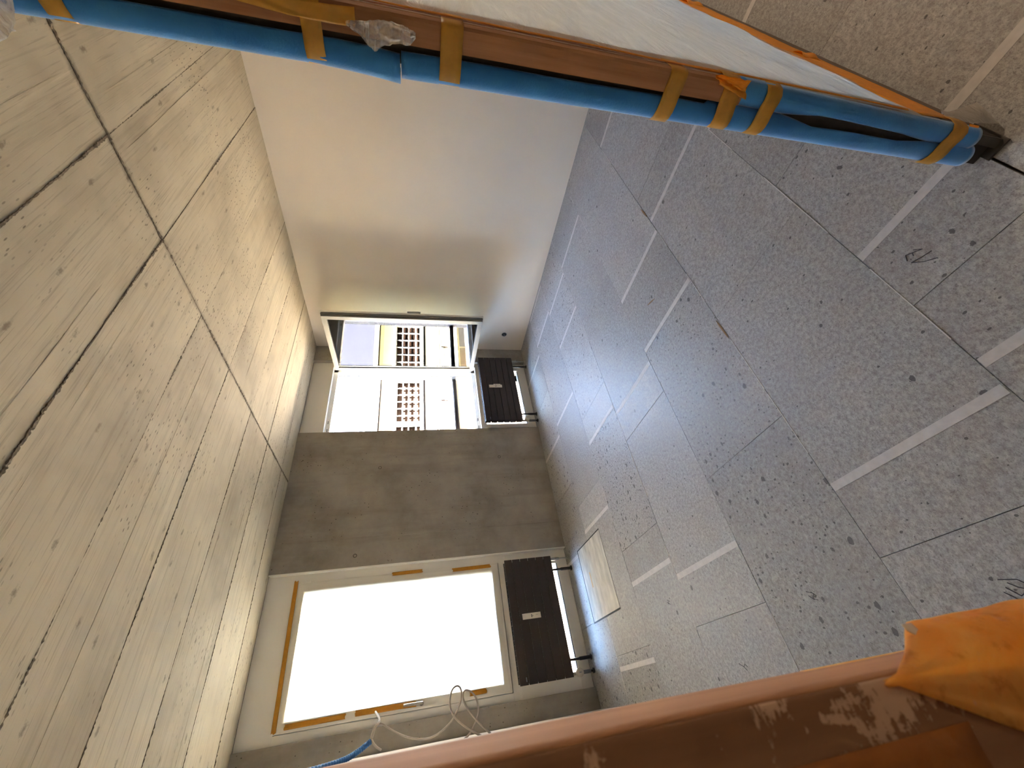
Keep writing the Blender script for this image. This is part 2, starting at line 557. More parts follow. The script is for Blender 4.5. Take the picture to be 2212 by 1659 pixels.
rows = [
    (Y_DOOR + 0.002, 0.519, [0.711, 1.42, 2.75], [0.491, 0.935, 2.01]),
    (0.519, 1.057, [0.19, 1.268, 2.36], [0.417, 2.12, 3.186]),
    (1.057, 1.594, [0.716, 2.872], [1.567, 2.024]),
    (1.594, 2.134, [0.183, 1.264, 2.36, 3.41], [0.417, 1.482, 3.195]),
    (2.134, 2.660, [0.714, 1.784], [0.508, 1.557, 2.637, 3.12]),
    (2.660, 3.197, [0.178, 1.259], [0.103, 1.04, 2.10, 3.175, 3.617]),
    (3.197, YW + 0.056, [0.43, 1.49, 2.56], [0.94, 1.99, 3.05]),
]
def flakes_for(x, y):
    if 2.134 < y < 2.66 and 0.72 < x < 1.3:
        return 2.2
    if y > 2.134 and x > 1.8:
        return 1.5
    if y > 2.66 and x < 0.5:
        return 1.7
    if 1.057 < y < 1.594 and x < 1.3:
        return 0.85
    if y > 3.197:
        return 1.2
    if y < 0.519:
        return 0.22
    if 0.519 < y < 1.06 and x < 0.7:
        return 0.18
    return 0.12

def board(x0, x1, y0, y1, dz, flk, g=0.0009):
    bm = bmesh.new()
    add_box(bm, x0 + g, x1 - g, y0 + g, y1 - g, -0.016, dz)
    o = mesh_obj('floor_board', bm, MAT['floor'], floor)
    o['flakes'] = flk
    return o

for (y0, y1, cuts, strips) in rows:
    xs = sorted([XL] + cuts + strips + [XR])
    for a, b in zip(xs, xs[1:]):
        if b - a < 0.01:
            continue
        board(a, b, y0, y1, random.uniform(-0.0012, 0.0), flakes_for((a + b) / 2, (y0 + y1) / 2))
    for s in strips:
        w = 0.0135 if s < 2.2 else 0.0125
        box('filler_band', (s - w, s + w, y0 + 0.004, y1 - 0.003, -0.002, 0.0004), MAT['floortape'], floor)
# pale slivers of filler along the long joints
for yj in (0.519, 1.057, 1.594, 2.134, 2.660, 3.197):
    x = XL + 0.05
    while x < XR - 0.1:
        L = random.uniform(0.12, 0.5)
        if random.random() < (0.75 if yj < 1.3 else 0.4):
            box('joint_filler', (x, min(x + L, XR - 0.01), yj - 0.0011, yj + 0.0016, -0.006, 0.0006), MAT['jointlight'], floor)
        x += L + random.uniform(0.02, 0.3)
# corridor boards
for (y0, y1, xs, st) in ((-0.36, Y_DOOR - 0.0015, [X_HL, -0.55, 0.52, 1.045, 1.60, 2.122, 2.66, 3.20, 3.74, X_HR], [1.045, 2.122, 3.20]),
                         (-0.90, -0.36, [X_HL, -0.3, 0.78, 1.33, 1.86, 2.94, 4.0, X_HR], [0.78, 1.86, 2.94]),
                         (-1.44, -0.90, [X_HL, -0.5, 0.6, 1.7, 2.8, 3.9, X_HR], [1.7]),
                         (Y_BACK, -1.44, [X_HL, 0.0, 1.1, 2.2, 3.3, X_HR], [])):
    for a, b in zip(xs, xs[1:]):
        board(a, b, y0, y1, random.uniform(-0.0042, -0.003), 0.22)
    for s in st:
        box('filler_band', (s - 0.0145, s + 0.0145, y0 + 0.002, y1 - 0.002, -0.006, -0.0026), MAT['floortape'], floor)

# brown splinters caught in the joints
for (x, y, L, w, a) in ((2.23, 1.062, 0.11, 0.010, 0.05), (1.20, 1.064, 0.12, 0.007, 0.03), (1.75, 1.36, 0.08, 0.008, 1.2)):
    bm = bmesh.new()
    n = 6
    tv, bv = [], []
    for i in range(n + 1):
        t = i / n
        ww = w * 0.5 * math.sin(math.pi * min(1, max(0.03, t))) + 0.0004
        cx, cy = x + (t - 0.5) * L * math.cos(a), y + (t - 0.5) * L * math.sin(a)
        tv.append(bm.verts.new((cx - ww * math.sin(a), cy + ww * math.cos(a), 0.0012)))
        bv.append(bm.verts.new((cx + ww * math.sin(a), cy - ww * math.cos(a), 0.0008)))
    for i in range(n):
        bm.faces.new((tv[i], tv[i + 1], bv[i + 1], bv[i]))
    r = bmesh.ops.extrude_face_region(bm, geom=bm.faces[:])
    bmesh.ops.translate(bm, verts=[v for v in r['geom'] if isinstance(v, bmesh.types.BMVert)], vec=(0, 0, -0.003))
    mesh_obj('splinter', bm, MAT['splinter'], floor)

def pencil(strokes):
    bm = bmesh.new()
    for st in strokes:
        add_tube(bm, [(x, y, 0.0009) for x, y in st], 0.0011, 5)
    return mesh_obj('pencil_mark', bm, MAT['pencil'], floor)
pencil([[(0.832, 0.418), (0.815, 0.404), (0.836, 0.4385)], [(0.836, 0.4385), (0.820, 0.4465)], [(0.8285, 0.424), (0.8185, 0.4285)],
        [(0.8165, 0.4375), (0.8150, 0.4385)], [(0.7935, 0.3955), (0.799, 0.418), (0.808, 0.4435)], [(0.808, 0.4435), (0.785, 0.4245), (0.768, 0.4005), (0.7655, 0.4005)]])
pencil([[(0.070, 0.824), (0.062, 0.790), (0.052, 0.782)], [(0.060, 0.812), (0.048, 0.800), (0.040, 0.786)], [(0.052, 0.822), (0.030, 0.806), (0.040, 0.782)], [(0.044, 0.832), (0.020, 0.812)]])
pencil([[(0.010, 1.915), (-0.004, 1.890), (-0.018, 1.878)], [(-0.004, 1.890), (0.004, 1.878), (-0.006, 1.866)]])
pencil([[(0.172, 1.378), (0.160, 1.352), (0.146, 1.366), (0.138, 1.348)], [(0.158, 1.378), (0.142, 1.362)], [(0.166, 1.360), (0.150, 1.345)]])
pencil([[(0.345, 2.31), (0.335, 2.29), (0.328, 2.305), (0.318, 2.288)], [(0.335, 2.315), (0.322, 2.300)]])

# inspection hatch let into the floor near the radiator
hatch = empty('floor_hatch', (0.70, 3.19, 0.0), 'pale dusty square hatch board let into the floor before the left radiator', 'floor hatch')
box('hatch_rim', (0.422, 0.976, 2.926, 3.468, -0.010, 0.0008), MAT['ink'], hatch)
box('hatch_board', (0.4325, 0.966, 2.926, 3.449, -0.010, 0.0022), MAT['hatch'], hatch)
box('grip_slot', (0.648, 0.762, 3.294, 3.316, -0.001, 0.0027), MAT['slot'], hatch)

# ------------------------------------------------------------------ ceiling
ceil = box('ceiling', (X_HL - 0.2, X_HR + 0.2, Y_BACK - 0.2, YW + 0.12, H + 0.012, H + 0.35), MAT['under'])
tag(ceil, 'raw concrete ceiling with board marks and dark ragged joints', 'ceiling', kind='structure')
XJ = 1.915
yjs = [-0.50, -0.055, 0.39, 0.835, 1.279, 1.732, 2.172, 2.628, 3.058, 3.50, YW + 0.02]

PZ = {}
def jag_panel(x0, x1, y0, y1, z, gx, gy, amp):
    bm = bmesh.new()
    pts = []
    sx, sy = random.uniform(0, 99), random.uniform(0, 99)
    def j(k, s):
        return amp * (mnoise.noise(Vector((k * 9.0, s, 0))) + 0.7 * mnoise.noise(Vector((k * 37.0, s, 5)))) * 1.3
    nx = max(2, int((x1 - x0) / 0.025)); ny = max(2, int((y1 - y0) / 0.025))
    for i in range(nx):
        x = x0 + (x1 - x0) * i / nx
        pts.append((x, y0 + gy + j(x, sx)))
    for i in range(ny):
        y = y0 + (y1 - y0) * i / ny
        pts.append((x1 - gx - j(y, sy) * 1.6, y))
    for i in range(nx):
        x = x1 - (x1 - x0) * i / nx
        pts.append((x, y1 - gy + j(x, sx + 3)))
    for i in range(ny):
        y = y1 - (y1 - y0) * i / ny
        pts.append((x0 + gx + j(y, sy + 3) * 1.6, y))
    lo = [bm.verts.new((x, y, z)) for x, y in pts]
    hi = [bm.verts.new((x, y, H + 0.013)) for x, y in pts]
    bm.faces.new(lo)
    n = len(pts)
    for i in range(n):
        bm.faces.new((lo[i], lo[(i + 1) % n], hi[(i + 1) % n], hi[i]))
    return mesh_obj('formwork_panel', bm, MAT['ceiling'], ceil)

for a, b in zip(yjs, yjs[1:]):
    gy = 0.0008 if a > 1.8 else 0.0012
    off = random.uniform(-0.02, 0.02) if a < 0 else 0
    PZ[(a, 0)] = H + random.uniform(-0.0015, 0.0025); PZ[(a, 1)] = H + random.uniform(-0.0015, 0.0025)
    jag_panel(XL - 0.02, XJ, a + off, b, PZ[(a, 0)], 0.0022, gy, 0.0014)
    jag_panel(XJ, XR + 0.03, a + off, b, PZ[(a, 1)], 0.0022, gy, 0.0012)
# corridor ceiling (never in view)
box('formwork_panel', (X_HL, X_HR, Y_BACK, -0.5, H, H + 0.013), MAT['ceiling'], ceil)
box('formwork_panel', (X_HL, XL - 0.02, -0.5, 0.6, H, H + 0.013), MAT['ceiling'], ceil)
box('formwork_panel', (XR + 0.03, X_HR, -0.5, 0.6, H, H + 0.013), MAT['ceiling'], ceil)

def crumbly(name, x0, x1, y0, y1, w, seed, gate=-0.2):
    """ragged fin of mortar squeezed out of a formwork joint"""
    bm = bmesh.new()
    L = math.hypot(x1 - x0, y1 - y0)
    n = int(L / 0.007)
    dx, dy = (x1 - x0) / L, (y1 - y0) / L
    rr = random.Random(seed)
    rings = []
    for i in range(n + 1):
        s = i / n * L
        g = mnoise.noise(Vector((s * 3.1, seed, 1.7)))
        k = max(0.3, min(1.0, 0.6 + 0.9 * (g - gate)))
        ww = w * k * rr.uniform(0.5, 1.25)
        hh = 0.0055 * k * rr.uniform(0.2, 1.2)
        o = w * 0.35 * mnoise.noise(Vector((s * 14, seed, 4)))
        cx, cy = x0 + dx * s - dy * o, y0 + dy * s + dx * o
        rings.append([bm.verts.new((cx - dy * q * ww, cy + dx * q * ww, H + 0.004 - hz)) for q, hz in ((-1, 0), (-0.78, 0.003 + hh * rr.uniform(0.4, 1)), (0.78, 0.003 + hh * rr.uniform(0.4, 1)), (1, 0))])
    for r0, r1 in zip(rings, rings[1:]):
        for k in range(3):
            bm.faces.new((r0[k], r0[k + 1], r1[k + 1], r1[k]))
    return mesh_obj(name, bm, MAT['seam'], ceil)

crumbly('mortar_fin', XJ, XJ, 0.15, YW - 0.005, 0.0080, 3, -0.35)
for yj, wl, wr in ((0.39, .004, .004), (0.835, .0065, .005), (1.279, .0065, .0045), (1.732, .005, .003), (2.172, .0036, .003), (2.628, .0026, .0022), (3.058, .0026, .0022), (3.50, .0024, .0022)):
    crumbly('mortar_fin', XL, XJ, yj, yj, wl, yj * 7)
    crumbly('mortar_fin', XJ, XR, yj, yj, wr, yj * 7 + 2, 0.05)

# imprints of the single boards inside each formwork panel
rb = random.Random(11)
for a, b in zip(yjs[2:], yjs[3:]):
    for sd, (x0, x1) in enumerate(((XL, XJ - 0.01), (XJ + 0.01, XR))):
        zp = PZ[(a, sd)]
        for k in range(rb.choice((2, 3, 3)) if b - a > 0.3 else 1):
            yy = a + (b - a) * rb.uniform(0.12, 0.9)
            xs0 = x0 + (x1 - x0) * rb.choice((0, 0, 0.3, 0.5)) ; xs1 = x1 - (x1 - x0) * rb.choice((0, 0, 0.2, 0.4))
            if xs1 - xs0 < 0.3:
                continue
            w_ = rb.uniform(0.0006, 0.0014); hh = rb.uniform(0.0010, 0.0026)
            bm = bmesh.new()
            n = int((xs1 - xs0) / 0.04)
            rings = []
            for i in range(n + 1):
                x = xs0 + (xs1 - xs0) * i / n
                f = min(1, i / 4, (n - i) / 4) * (0.6 + 0.5 * mnoise.noise(Vector((x * 6, yy, 2))))
                y = yy + 0.0025 * mnoise.noise(Vector((x * 2.5, yy * 9, 1)))
                rings.append([bm.verts.new((x, y - w_ * 2.2, zp + 0.0006)), bm.verts.new((x, y, zp + 0.0003 - hh * f)), bm.verts.new((x, y + w_, zp + 0.0006))])
            for r0, r1 in zip(rings, rings[1:]):
                for k2 in range(2):
                    bm.faces.new((r0[k2], r0[k2 + 1], r1[k2 + 1], r1[k2]))
            mesh_obj('board_ridge', bm, MAT['ceiling'], ceil)

# ------------------------------------------------------------------ walls
wr_ = box('wall_right', (XR, XR + 0.2, -0.6, YW + 0.32, -0.1, H + 0.05), MAT['plaster'])
tag(wr_, 'warm white plaster wall beside the open window', 'wall', kind='structure')
bm = bmesh.new()
add_box(bm, XL - 0.25, XL, 0.142, YW + 0.32, -0.1, H + 0.05)
wl_ = mesh_obj('wall_left', bm, MAT['plaster'])
tag(wl_, 'white plaster wall edge just behind the cardboard-wrapped post', 'wall', kind='structure')
box('return', (X_HL - 0.05, XL - 0.24, 0.142, 0.36, -0.1, H + 0.05), MAT['plaster'], wl_)

ww_ = empty('wall_window', (1.78, YW, 0), 'raw grey concrete window wall with broad pier', 'wall', kind='structure')
YO = YW + 0.31
box('pier', (1.108, 2.449, YW, YO, -0.2, H + 0.02), MAT['concrete'], ww_, bev=0.002)
box('pier', (3.437, XR + 0.01, YW, YO, -0.2, H + 0.02), MAT['concrete'], ww_, bev=0.002)
box('pier', (XL - 0.01, 0.043, YW, YO, -0.2, H + 0.02), MAT['concrete'], ww_, bev=0.002)
box('slab_edge', (XL - 0.2, XR + 0.2, YW + 0.11, YO + 0.05, -0.5, 0.0), MAT['rough'], ww_)
box('slab_edge', (XL - 0.2, XR + 0.2, YW + 0.11, YO + 0.05, H - 0.01, H + 0.4), MAT['rough'], ww_)
box('outer_reveal', (3.405, 3.437, 3.975, YO, 0, H), MAT['rough'], ww_)
box('outer_reveal', (2.449, 2.47, 3.975, YO, 0, H), MAT['rough'], ww_)
# formwork seam and tie-hole rings on the broad pier
def seam_line(x0, z0, x1, z1, w):
    bm = bmesh.new()
    n = 50
    rings = []
    for i in range(n + 1):
        t = i / n
        x = x0 + (x1 - x0) * t + 0.004 * mnoise.noise(Vector((t * 9, x0, 0)))
        z = z0 + (z1 - z0) * t
        k = w * (0.7 + 0.6 * mnoise.noise(Vector((t * 21, 3, x0))))
        rings.append([bm.verts.new((x - k, YW + 0.0006, z)), bm.verts.new((x, YW - 0.0022, z)), bm.verts.new((x + k, YW + 0.0006, z))])
    for a, b in zip(rings, rings[1:]):
        for k in range(2):
            bm.faces.new((a[k], a[k + 1], b[k + 1], b[k]))
    return mesh_obj('formwork_seam', bm, MAT['concrete'], ww_)
seam_line(1.352, 0.0, 1.345, H, 0.006)
seam_line(1.352, 0.0, 1.345, H, 0.0022)
for (x, z) in ((2.02, 1.70), (2.085, 0.50), (1.20, 1.86)):
    bm = bmesh.new()
    R = 0.016
    n = 18
    ring = [[bm.verts.new((x + r * math.cos(2 * math.pi * k / n), YW - y, z + r * math.sin(2 * math.pi * k / n))) for k in range(n)] for r, y in ((R, 0.0003), (R * 0.86, 0.0018), (R * 0.7, 0.0003))]
    for a, b in zip(ring, ring[1:]):
        for k in range(n):
            bm.faces.new((a[k], a[(k + 1) % n], b[(k + 1) % n], b[k]))
    mesh_obj('tie_hole_ring', bm, MAT['under'], ww_)

tr1 = box('trim_1', (1.1005, 1.1085, YW - 0.001, 3.790, 0.0, H - 0.002), MAT['white'])
tag(tr1, 'bright white edge strip between left window and concrete pier', 'trim', kind='structure')

# corridor shell behind the camera
wb = empty('wall_back', (0.5, Y_BACK, 0), 'white plaster corridor walls behind the viewer', 'wall', kind='structure')
box('wall_panel', (X_HL - 0.2, X_HR + 0.2, Y_BACK - 0.2, Y_BACK, -0.1, H + 0.05), MAT['plaster'], wb)
box('wall_panel', (X_HL - 0.2, X_HL, Y_BACK, 0.36, -0.1, H + 0.05), MAT['plaster'], wb)
box('wall_panel', (X_HR, X_HR + 0.2, Y_BACK, 0.36, -0.1, H + 0.05), MAT['plaster'], wb)
box('wall_panel', (XR, X_HR, 0.142, 0.36, -0.1, H + 0.05), MAT['plaster'], wb)

# flush socket box in the right wall
so = empty('wall_socket', (XR, 3.47, 0.275), 'small round empty socket box in the plaster low by the radiator', 'socket')
bm = bmesh.new()
n = 20
rr_ = [[bm.verts.new((XR - d, 3.47 + r * math.cos(2 * math.pi * k / n), 0.275 + r * math.sin(2 * math.pi * k / n))) for k in range(n)] for r, d in ((0.033, 0.0002), (0.033, 0.002), (0.027, 0.0022), (0.0265, 0.0004))]
for a, b in zip(rr_, rr_[1:]):
    for k in range(n):
        bm.faces.new((a[k], a[(k + 1) % n], b[(k + 1) % n], b[k]))
mesh_obj('box_rim', bm, MAT['greypipe'], so)
bm = bmesh.new()
bm.faces.new([bm.verts.new((XR - 0.0006, 3.47 + 0.0268 * math.cos(2 * math.pi * k / n), 0.275 + 0.0268 * math.sin(2 * math.pi * k / n))) for k in range(n)])
mesh_obj('box_inside', bm, MAT['gasket'], so)
tube('wire', smooth_path([(XR - 0.001, 3.46, 0.285), (XR - 0.008, 3.468, 0.276), (XR - 0.006, 3.478, 0.268), (XR - 0.001, 3.482, 0.282)], 5), 0.0025, MAT['greypipe'], so, 6)

# ------------------------------------------------------------------ windows
YP = 3.790
def surround(x0, x1, name, label):
    """white full-height element: top panel, stiles, middle rail, low fixed light"""
    w = empty(name, ((x0 + x1) / 2, YP, 0), label, 'window', kind='structure')
    gx0, gx1 = x0 + 0.117, x1 - 0.118          # low light
    ox0, ox1 = x0 + 0.054, x1 - 0.067          # sash opening
    box('top_panel', (x0, x1, YP, YP + 0.075, 2.285, H + 0.008), MAT['white'], w, bev=0.0015)
    box('stile', (x0, ox0, YP, YP + 0.075, 0.640, 2.285), MAT['white'], w, bev=0.0015)
    box('stile', (ox1, x1, YP, YP + 0.075, 0.640, 2.285), MAT['white'], w, bev=0.0015)
    box('middle_rail', (x0, x1, YP, YP + 0.075, 0.575, 0.640), MAT['white'], w, bev=0.0015)
    box('low_stile', (x0, gx0, YP, YP + 0.075, 0.094, 0.575), MAT['white'], w, bev=0.0015)
    box('low_stile', (gx1, x1, YP, YP + 0.075, 0.094, 0.575), MAT['white'], w, bev=0.0015)
    box('bottom_rail', (x0, x1, YP, YP + 0.075, 0.0, 0.094), MAT['white'], w, bev=0.0015)
    box('glazing_bead', (gx0, gx1, YP + 0.012, YP + 0.02, 0.094, 0.104), MAT['alu'], w)
    box('low_pane', (gx0 - 0.005, gx1 + 0.005, YP + 0.030, YP + 0.044, 0.090, 0.580), MAT['pane'], w)
    # inner fixed frame behind the sash
    box('fixed_frame', (ox0 - 0.005, ox0 + 0.042, YP + 0.062, YP + 0.15, 0.635, 2.290), MAT['white'], w)
    box('fixed_frame', (ox1 - 0.042, ox1 + 0.005, YP + 0.062, YP + 0.15, 0.635, 2.290), MAT['white'], w)
    box('fixed_frame', (ox0, ox1, YP + 0.062, YP + 0.15, 0.635, 0.680), MAT['white'], w)
    box('fixed_frame', (ox0, ox1, YP + 0.062, YP + 0.15, 2.240, 2.290), MAT['white'], w)
    box('frame_gasket', (ox1 - 0.046, ox1 - 0.041, YP + 0.125, YP + 0.175, 0.680, 2.240), MAT['gasket'], w)
    return w, ox0, ox1

def sash(w, ox0, ox1, hinge_x, z0, z1, ang, pane):
    """casement hinged on its right; built closed in local coordinates, hung from the hinge line"""
    W = ox1 - ox0 - 0.006
    s = bpy.data.objects.new('sash', None)
    s.empty_display_size = 0.1
    s.location = (hinge_x, YP - 0.012, 0)
    s.rotation_euler = (0, 0, math.radians(ang))
    link(s, w)
    s.matrix_parent_inverse = Matrix.Translation(w.location).inverted()
    def part(name, b, mat, bev=0.001):
        bm = bmesh.new()
        add_box(bm, *b, bev=bev)
        me = bpy.data.meshes.new(name)
        bmesh.ops.recalc_face_normals(bm, faces=bm.faces)
        bm.to_mesh(me); bm.free()
        me.materials.append(mat)
        o = bpy.data.objects.new(name, me)
        COL.objects.link(o)
        o.parent = s
        return o
    def ring(name, i, y0, y1, wd, mat):
        x0, x1, a, b = -W + i, -i * 0.4, z0 + i, z1 - i
        part(name, (x0, x0 + wd, y0, y1, a, b), mat)
        part(name, (x1 - wd, x1, y0, y1, a, b), mat)
        part(name, (x0 + wd, x1 - wd, y0, y1, a, a + wd), mat)
        part(name, (x0 + wd, x1 - wd, y0, y1, b - wd, b), mat)
    ring('sash_flange', 0.0, 0.0, 0.020, 0.062, MAT['white'])
    ring('sash_gasket', 0.010, 0.020, 0.027, 0.040, MAT['gasket'])
    ring('sash_core', 0.006, 0.027, 0.046, 0.052, MAT['greyframe'])
    ring('sash_gasket', 0.014, 0.046, 0.051, 0.036, MAT['gasket'])
    ring('sash_face', 0.012, 0.051, 0.072, 0.046, MAT['greyframe'])
    ring('pane_spacer', 0.050, 0.028, 0.063, 0.012, MAT['gasket'])
    part('pane_spacer', (-0.088, -0.062, 0.028, 0.0635, z0 + 0.052, z1 - 0.052), MAT['gasket'])
    part('pane', (-W + 0.050, -0.045, 0.054, 0.060, z0 + 0.050, z1 - 0.050), MAT['sashpane'] if pane else MAT['pane'], 0)
    # lever handle on the room face near the free edge
    bm = bmesh.new()
    hz = 1.32
    hx = -W + 0.034
    add_tube(bm, [(hx, -0.001, hz), (hx, -0.007, hz)], 0.016, 16)
    add_tube(bm, [(hx, -0.005, hz), (hx, -0.046, hz)], 0.008, 12)
    add_tube(bm, [(hx, -0.044, hz - 0.010), (hx, -0.046, hz + 0.02), (hx + 0.002, -0.046, hz + 0.125)], [0.010, 0.0105, 0.0095], 12)
    me = bpy.data.meshes.new('handle')
    bmesh.ops.recalc_face_normals(bm, faces=bm.faces)
    bm.to_mesh(me); bm.free()
    for p in me.polygons:
        p.use_smooth = True
    me.materials.append(MAT['alu'])
    o = bpy.data.objects.new('handle', me)
    COL.objects.link(o)
    o.parent = s
    for zz in (z0 + 0.08, z1 - 0.1):
        part('hinge', (-0.006, 0.008, -0.012, 0.004, zz, zz + 0.075), MAT['white'], 0.003)
    return s

win1, a0, a1 = surround(0.041, 1.104, 'window_1', 'closed white window covered with milky film and ochre tape')
sash(win1, a0, a1, 1.034, 0.648, 2.284, 0.0, False)
win2, b0, b1 = surround(2.415, 3.455, 'window_2', 'open white window with its sash swung into the room')
sash(win2, b0, b1, 3.388, 0.655, 2.275, 84.7, True)
# hinge eyes along the lower and upper fixed frame of the open window
for zz, yy in ((2.262, YP + 0.055), (0.660, YP + 0.055)):
    for xx in (2.62, 2.52):
        box('frame_latch', (xx, xx + 0.03, yy - 0.004, yy + 0.006, zz - 0.004, zz + 0.006), MAT['alu'], win2)

# milky film taped over the left window
YF = YP - 0.018
def film_fn(u, v):
    x = 0.112 + (1.030 - 0.112) * u
    z = 0.672 + (2.292 - 0.672) * v
    if v == 0:
        z += 0.012 * math.sin(u * 5) - 0.006
    if u == 1:
        x -= 0.022 * max(0, math.sin(v * 4.2 + 0.4))
    y = YF + 0.004 * mnoise.noise(Vector((x * 4, z * 1.6, 3))) + 0.0025 * math.sin(z * 8 + x * 3) * (1 - abs(2 * u - 1))
    return (x, min(y, YF + 0.003), z)
film = empty('window_film', (0.57, YF, 0.67), 'milky plastic film taped over the closed left window', 'plastic film')
grid_sheet('film', film_fn, 30, 44, MAT['film'], film)
def wall_tape(q, jag=0.006):
    """flat strip of tape through two end edges given as x, z corners"""
    (xa, za), (xb, zb), w = q
    d = Vector((xb - xa, 0, zb - za))
    nrm = Vector((-d.z, 0, d.x)).normalized()
    n = max(3, int(d.length / 0.05))
    path = [(xa + d.x * i / n, YF - 0.0052 + 0.0012 * math.sin(i * 1.9), za + d.z * i / n) for i in range(n + 1)]
    return strip('tape', path, w, MAT['wtape'], film, 0.0003, tuple(nrm), jag)
for q in (((1.050, 2.290), (0.106, 2.276), 0.030), ((0.130, 2.212), (0.134, 1.830), 0.032), ((0.138, 1.770), (0.134, 1.358), 0.034),
          ((1.028, 1.550), (1.030, 1.302), 0.028), ((1.010, 1.050), (1.013, 0.716), 0.030), ((0.136, 0.972), (0.138, 0.846), 0.032)):
    wall_tape(q)

# ------------------------------------------------------------------ radiators
def radiator(x0, x1, label, note):
    z0, z1 = 0.186, 0.612
    yf = 3.652
    r = empty('radiator', ((x0 + x1) / 2, 3.70, 0), label, 'radiator', 'dark flat radiators under the windows')
    n = 6
    pitch = (z1 - z0) / n
    for i in range(n):
        a = z0 + i * pitch
        box('flat_tube', (x0 + 0.0, x1, yf, yf + 0.012, a + 0.0018, a + pitch - 0.0018), MAT['rad'], r, bev=0.0035)
    for i in range(n):
        a = z0 + i * pitch
        box('rear_tube', (x0 + 0.012, x1 - 0.012, yf + 0.052, yf + 0.064, a + 0.002, a + pitch - 0.002), MAT['reartube'], r)  # rear tubes are darker than the front ones
    for xx in (x0 + 0.018, x1 - 0.018 - 0.030):
        box('header_pipe', (xx, xx + 0.030, yf + 0.012, yf + 0.052, z0 + 0.004, z1 - 0.006), MAT['rad'], r, bev=0.006)
    k = 24
    bm = bmesh.new()
    for i in range(k):
        xx = x0 + 0.06 + (x1 - x0 - 0.12) * i / (k - 1)
        add_box(bm, xx - 0.0012, xx + 0.0012, yf + 0.013, yf + 0.051, z0 + 0.01, z1 - 0.003)
    o = mesh_obj('convector_fins', bm, MAT['rad'], r)
    o['kind'] = 'stuff'
    for xx in (x0 + 0.112, x1 - 0.108):
        bm = bmesh.new()
        add_tube(bm, [(xx, 3.70, 0.0), (xx, 3.70, 0.008)], 0.021, 18)
        add_tube(bm, [(xx, 3.70, 0.006), (xx, 3.70, 0.10), (xx, 3.70, 0.102), (xx, 3.70, z0 + 0.03)], [0.013, 0.0125, 0.009, 0.009], 14)
        mesh_obj('foot', bm, MAT['black'], r, True)
    # thermostat side
    bm = bmesh.new()
    xa = x0 + 0.022
    add_tube(bm, [(xa, 3.70, 0.0), (xa, 3.70, 0.012)], 0.018, 16)
    add_tube(bm, [(xa, 3.70, 0.010), (xa, 3.70, 0.035)], 0.008, 12)
    mesh_obj('floor_rosette', bm, MAT['black'], r, True)
    tube('supply_pipe', [(xa, 3.70, 0.03), (xa, 3.70, 0.105)], 0.013, MAT['greypipe'], r, 14)
    tube('valve_body', [(xa, 3.70, 0.10), (xa, 3.70, z0 + 0.01)], 0.011, MAT['alu'], r, 12)
    bm = bmesh.new()
    add_tube(bm, [(xa, 3.695, 0.137), (xa, 3.676, 0.137), (xa, 3.648, 0.136), (xa, 3.640, 0.136), (xa, 3.634, 0.136)], [0.015, 0.026, 0.030, 0.029, 0.021], 22)
    kb = mesh_obj('thermostat_knob', bm, MAT['valve'], r, True)
    box('knob_slot', (xa - 0.0028, xa + 0.0028, 3.6328, 3.636, 0.127, 0.146), MAT['greypipe'], kb, bev=0.001)
    # return side
    xb = x1 - 0.018
    bm = bmesh.new()
    add_tube(bm, [(xb, 3.70, 0.0), (xb, 3.70, 0.010)], 0.016, 14)
    add_tube(bm, [(xb, 3.70, 0.006), (xb, 3.70, 0.10)], 0.0075, 12)
    add_tube(bm, [(xb, 3.70, 0.095), (xb, 3.70, 0.120), (xb, 3.70, 0.15), (xb, 3.70, z0 + 0.01)], [0.010, 0.015, 0.013, 0.009], 12)
    add_tube(bm, [(xb, 3.70, 0.128), (xb, 3.675, 0.128)], 0.007, 10)
    mesh_obj('return_valve', bm, MAT['alu'], r, True)
    # paper slip and maker's plate
    xc = x0 + (x1 - x0) * (0.498 if not note else 0.515)
    p = box('paper_slip', (xc - 0.021, xc + 0.021, yf - 0.0022, yf - 0.0004, 0.366, 0.520), MAT['paper'], r, bev=0.0006)
    box('print_mark', (xc - 0.011, xc + 0.011, yf - 0.0027, yf - 0.0020, 0.440, 0.4455), MAT['ink'], p)
    box('print_mark', (xc - 0.003, xc + 0.003, yf - 0.0027, yf - 0.0020, 0.431, 0.4355), MAT['ink'], p)
    tube('print_mark', [(xc + 0.006, yf - 0.0023, 0.408), (xc + 0.003, yf - 0.0023, 0.403), (xc + 0.005, yf - 0.0023, 0.397), (xc + 0.003, yf - 0.0023, 0.390)], 0.0008, MAT['ink'], p, 5)
    if note:
        p2 = box('paper_slip', (xc + 0.004, xc + 0.030, yf - 0.0046, yf - 0.0024, 0.384, 0.468), MAT['paper'], r, bev=0.0006)
        box('print_mark', (xc + 0.010, xc + 0.026, yf - 0.0052, yf - 0.0045, 0.438, 0.4425), MAT['ink'], p2)
        tube('print_mark', [(xc + 0.014, yf - 0.005, 0.432), (xc + 0.018, yf - 0.005, 0.420), (xc + 0.017, yf - 0.005, 0.395)], 0.0008, MAT['ink'], p2, 5)
    box('maker_plate', (x0 + 0.020, x0 + 0.048, yf - 0.0012, yf + 0.0004, 0.553, 0.560), MAT['greypipe'], r)
    return r
radiator(0.122, 1.014, 'dark brown flat-tube radiator below the film-covered left window', False)
radiator(2.486, 3.432, 'dark brown flat-tube radiator below the open right window', True)

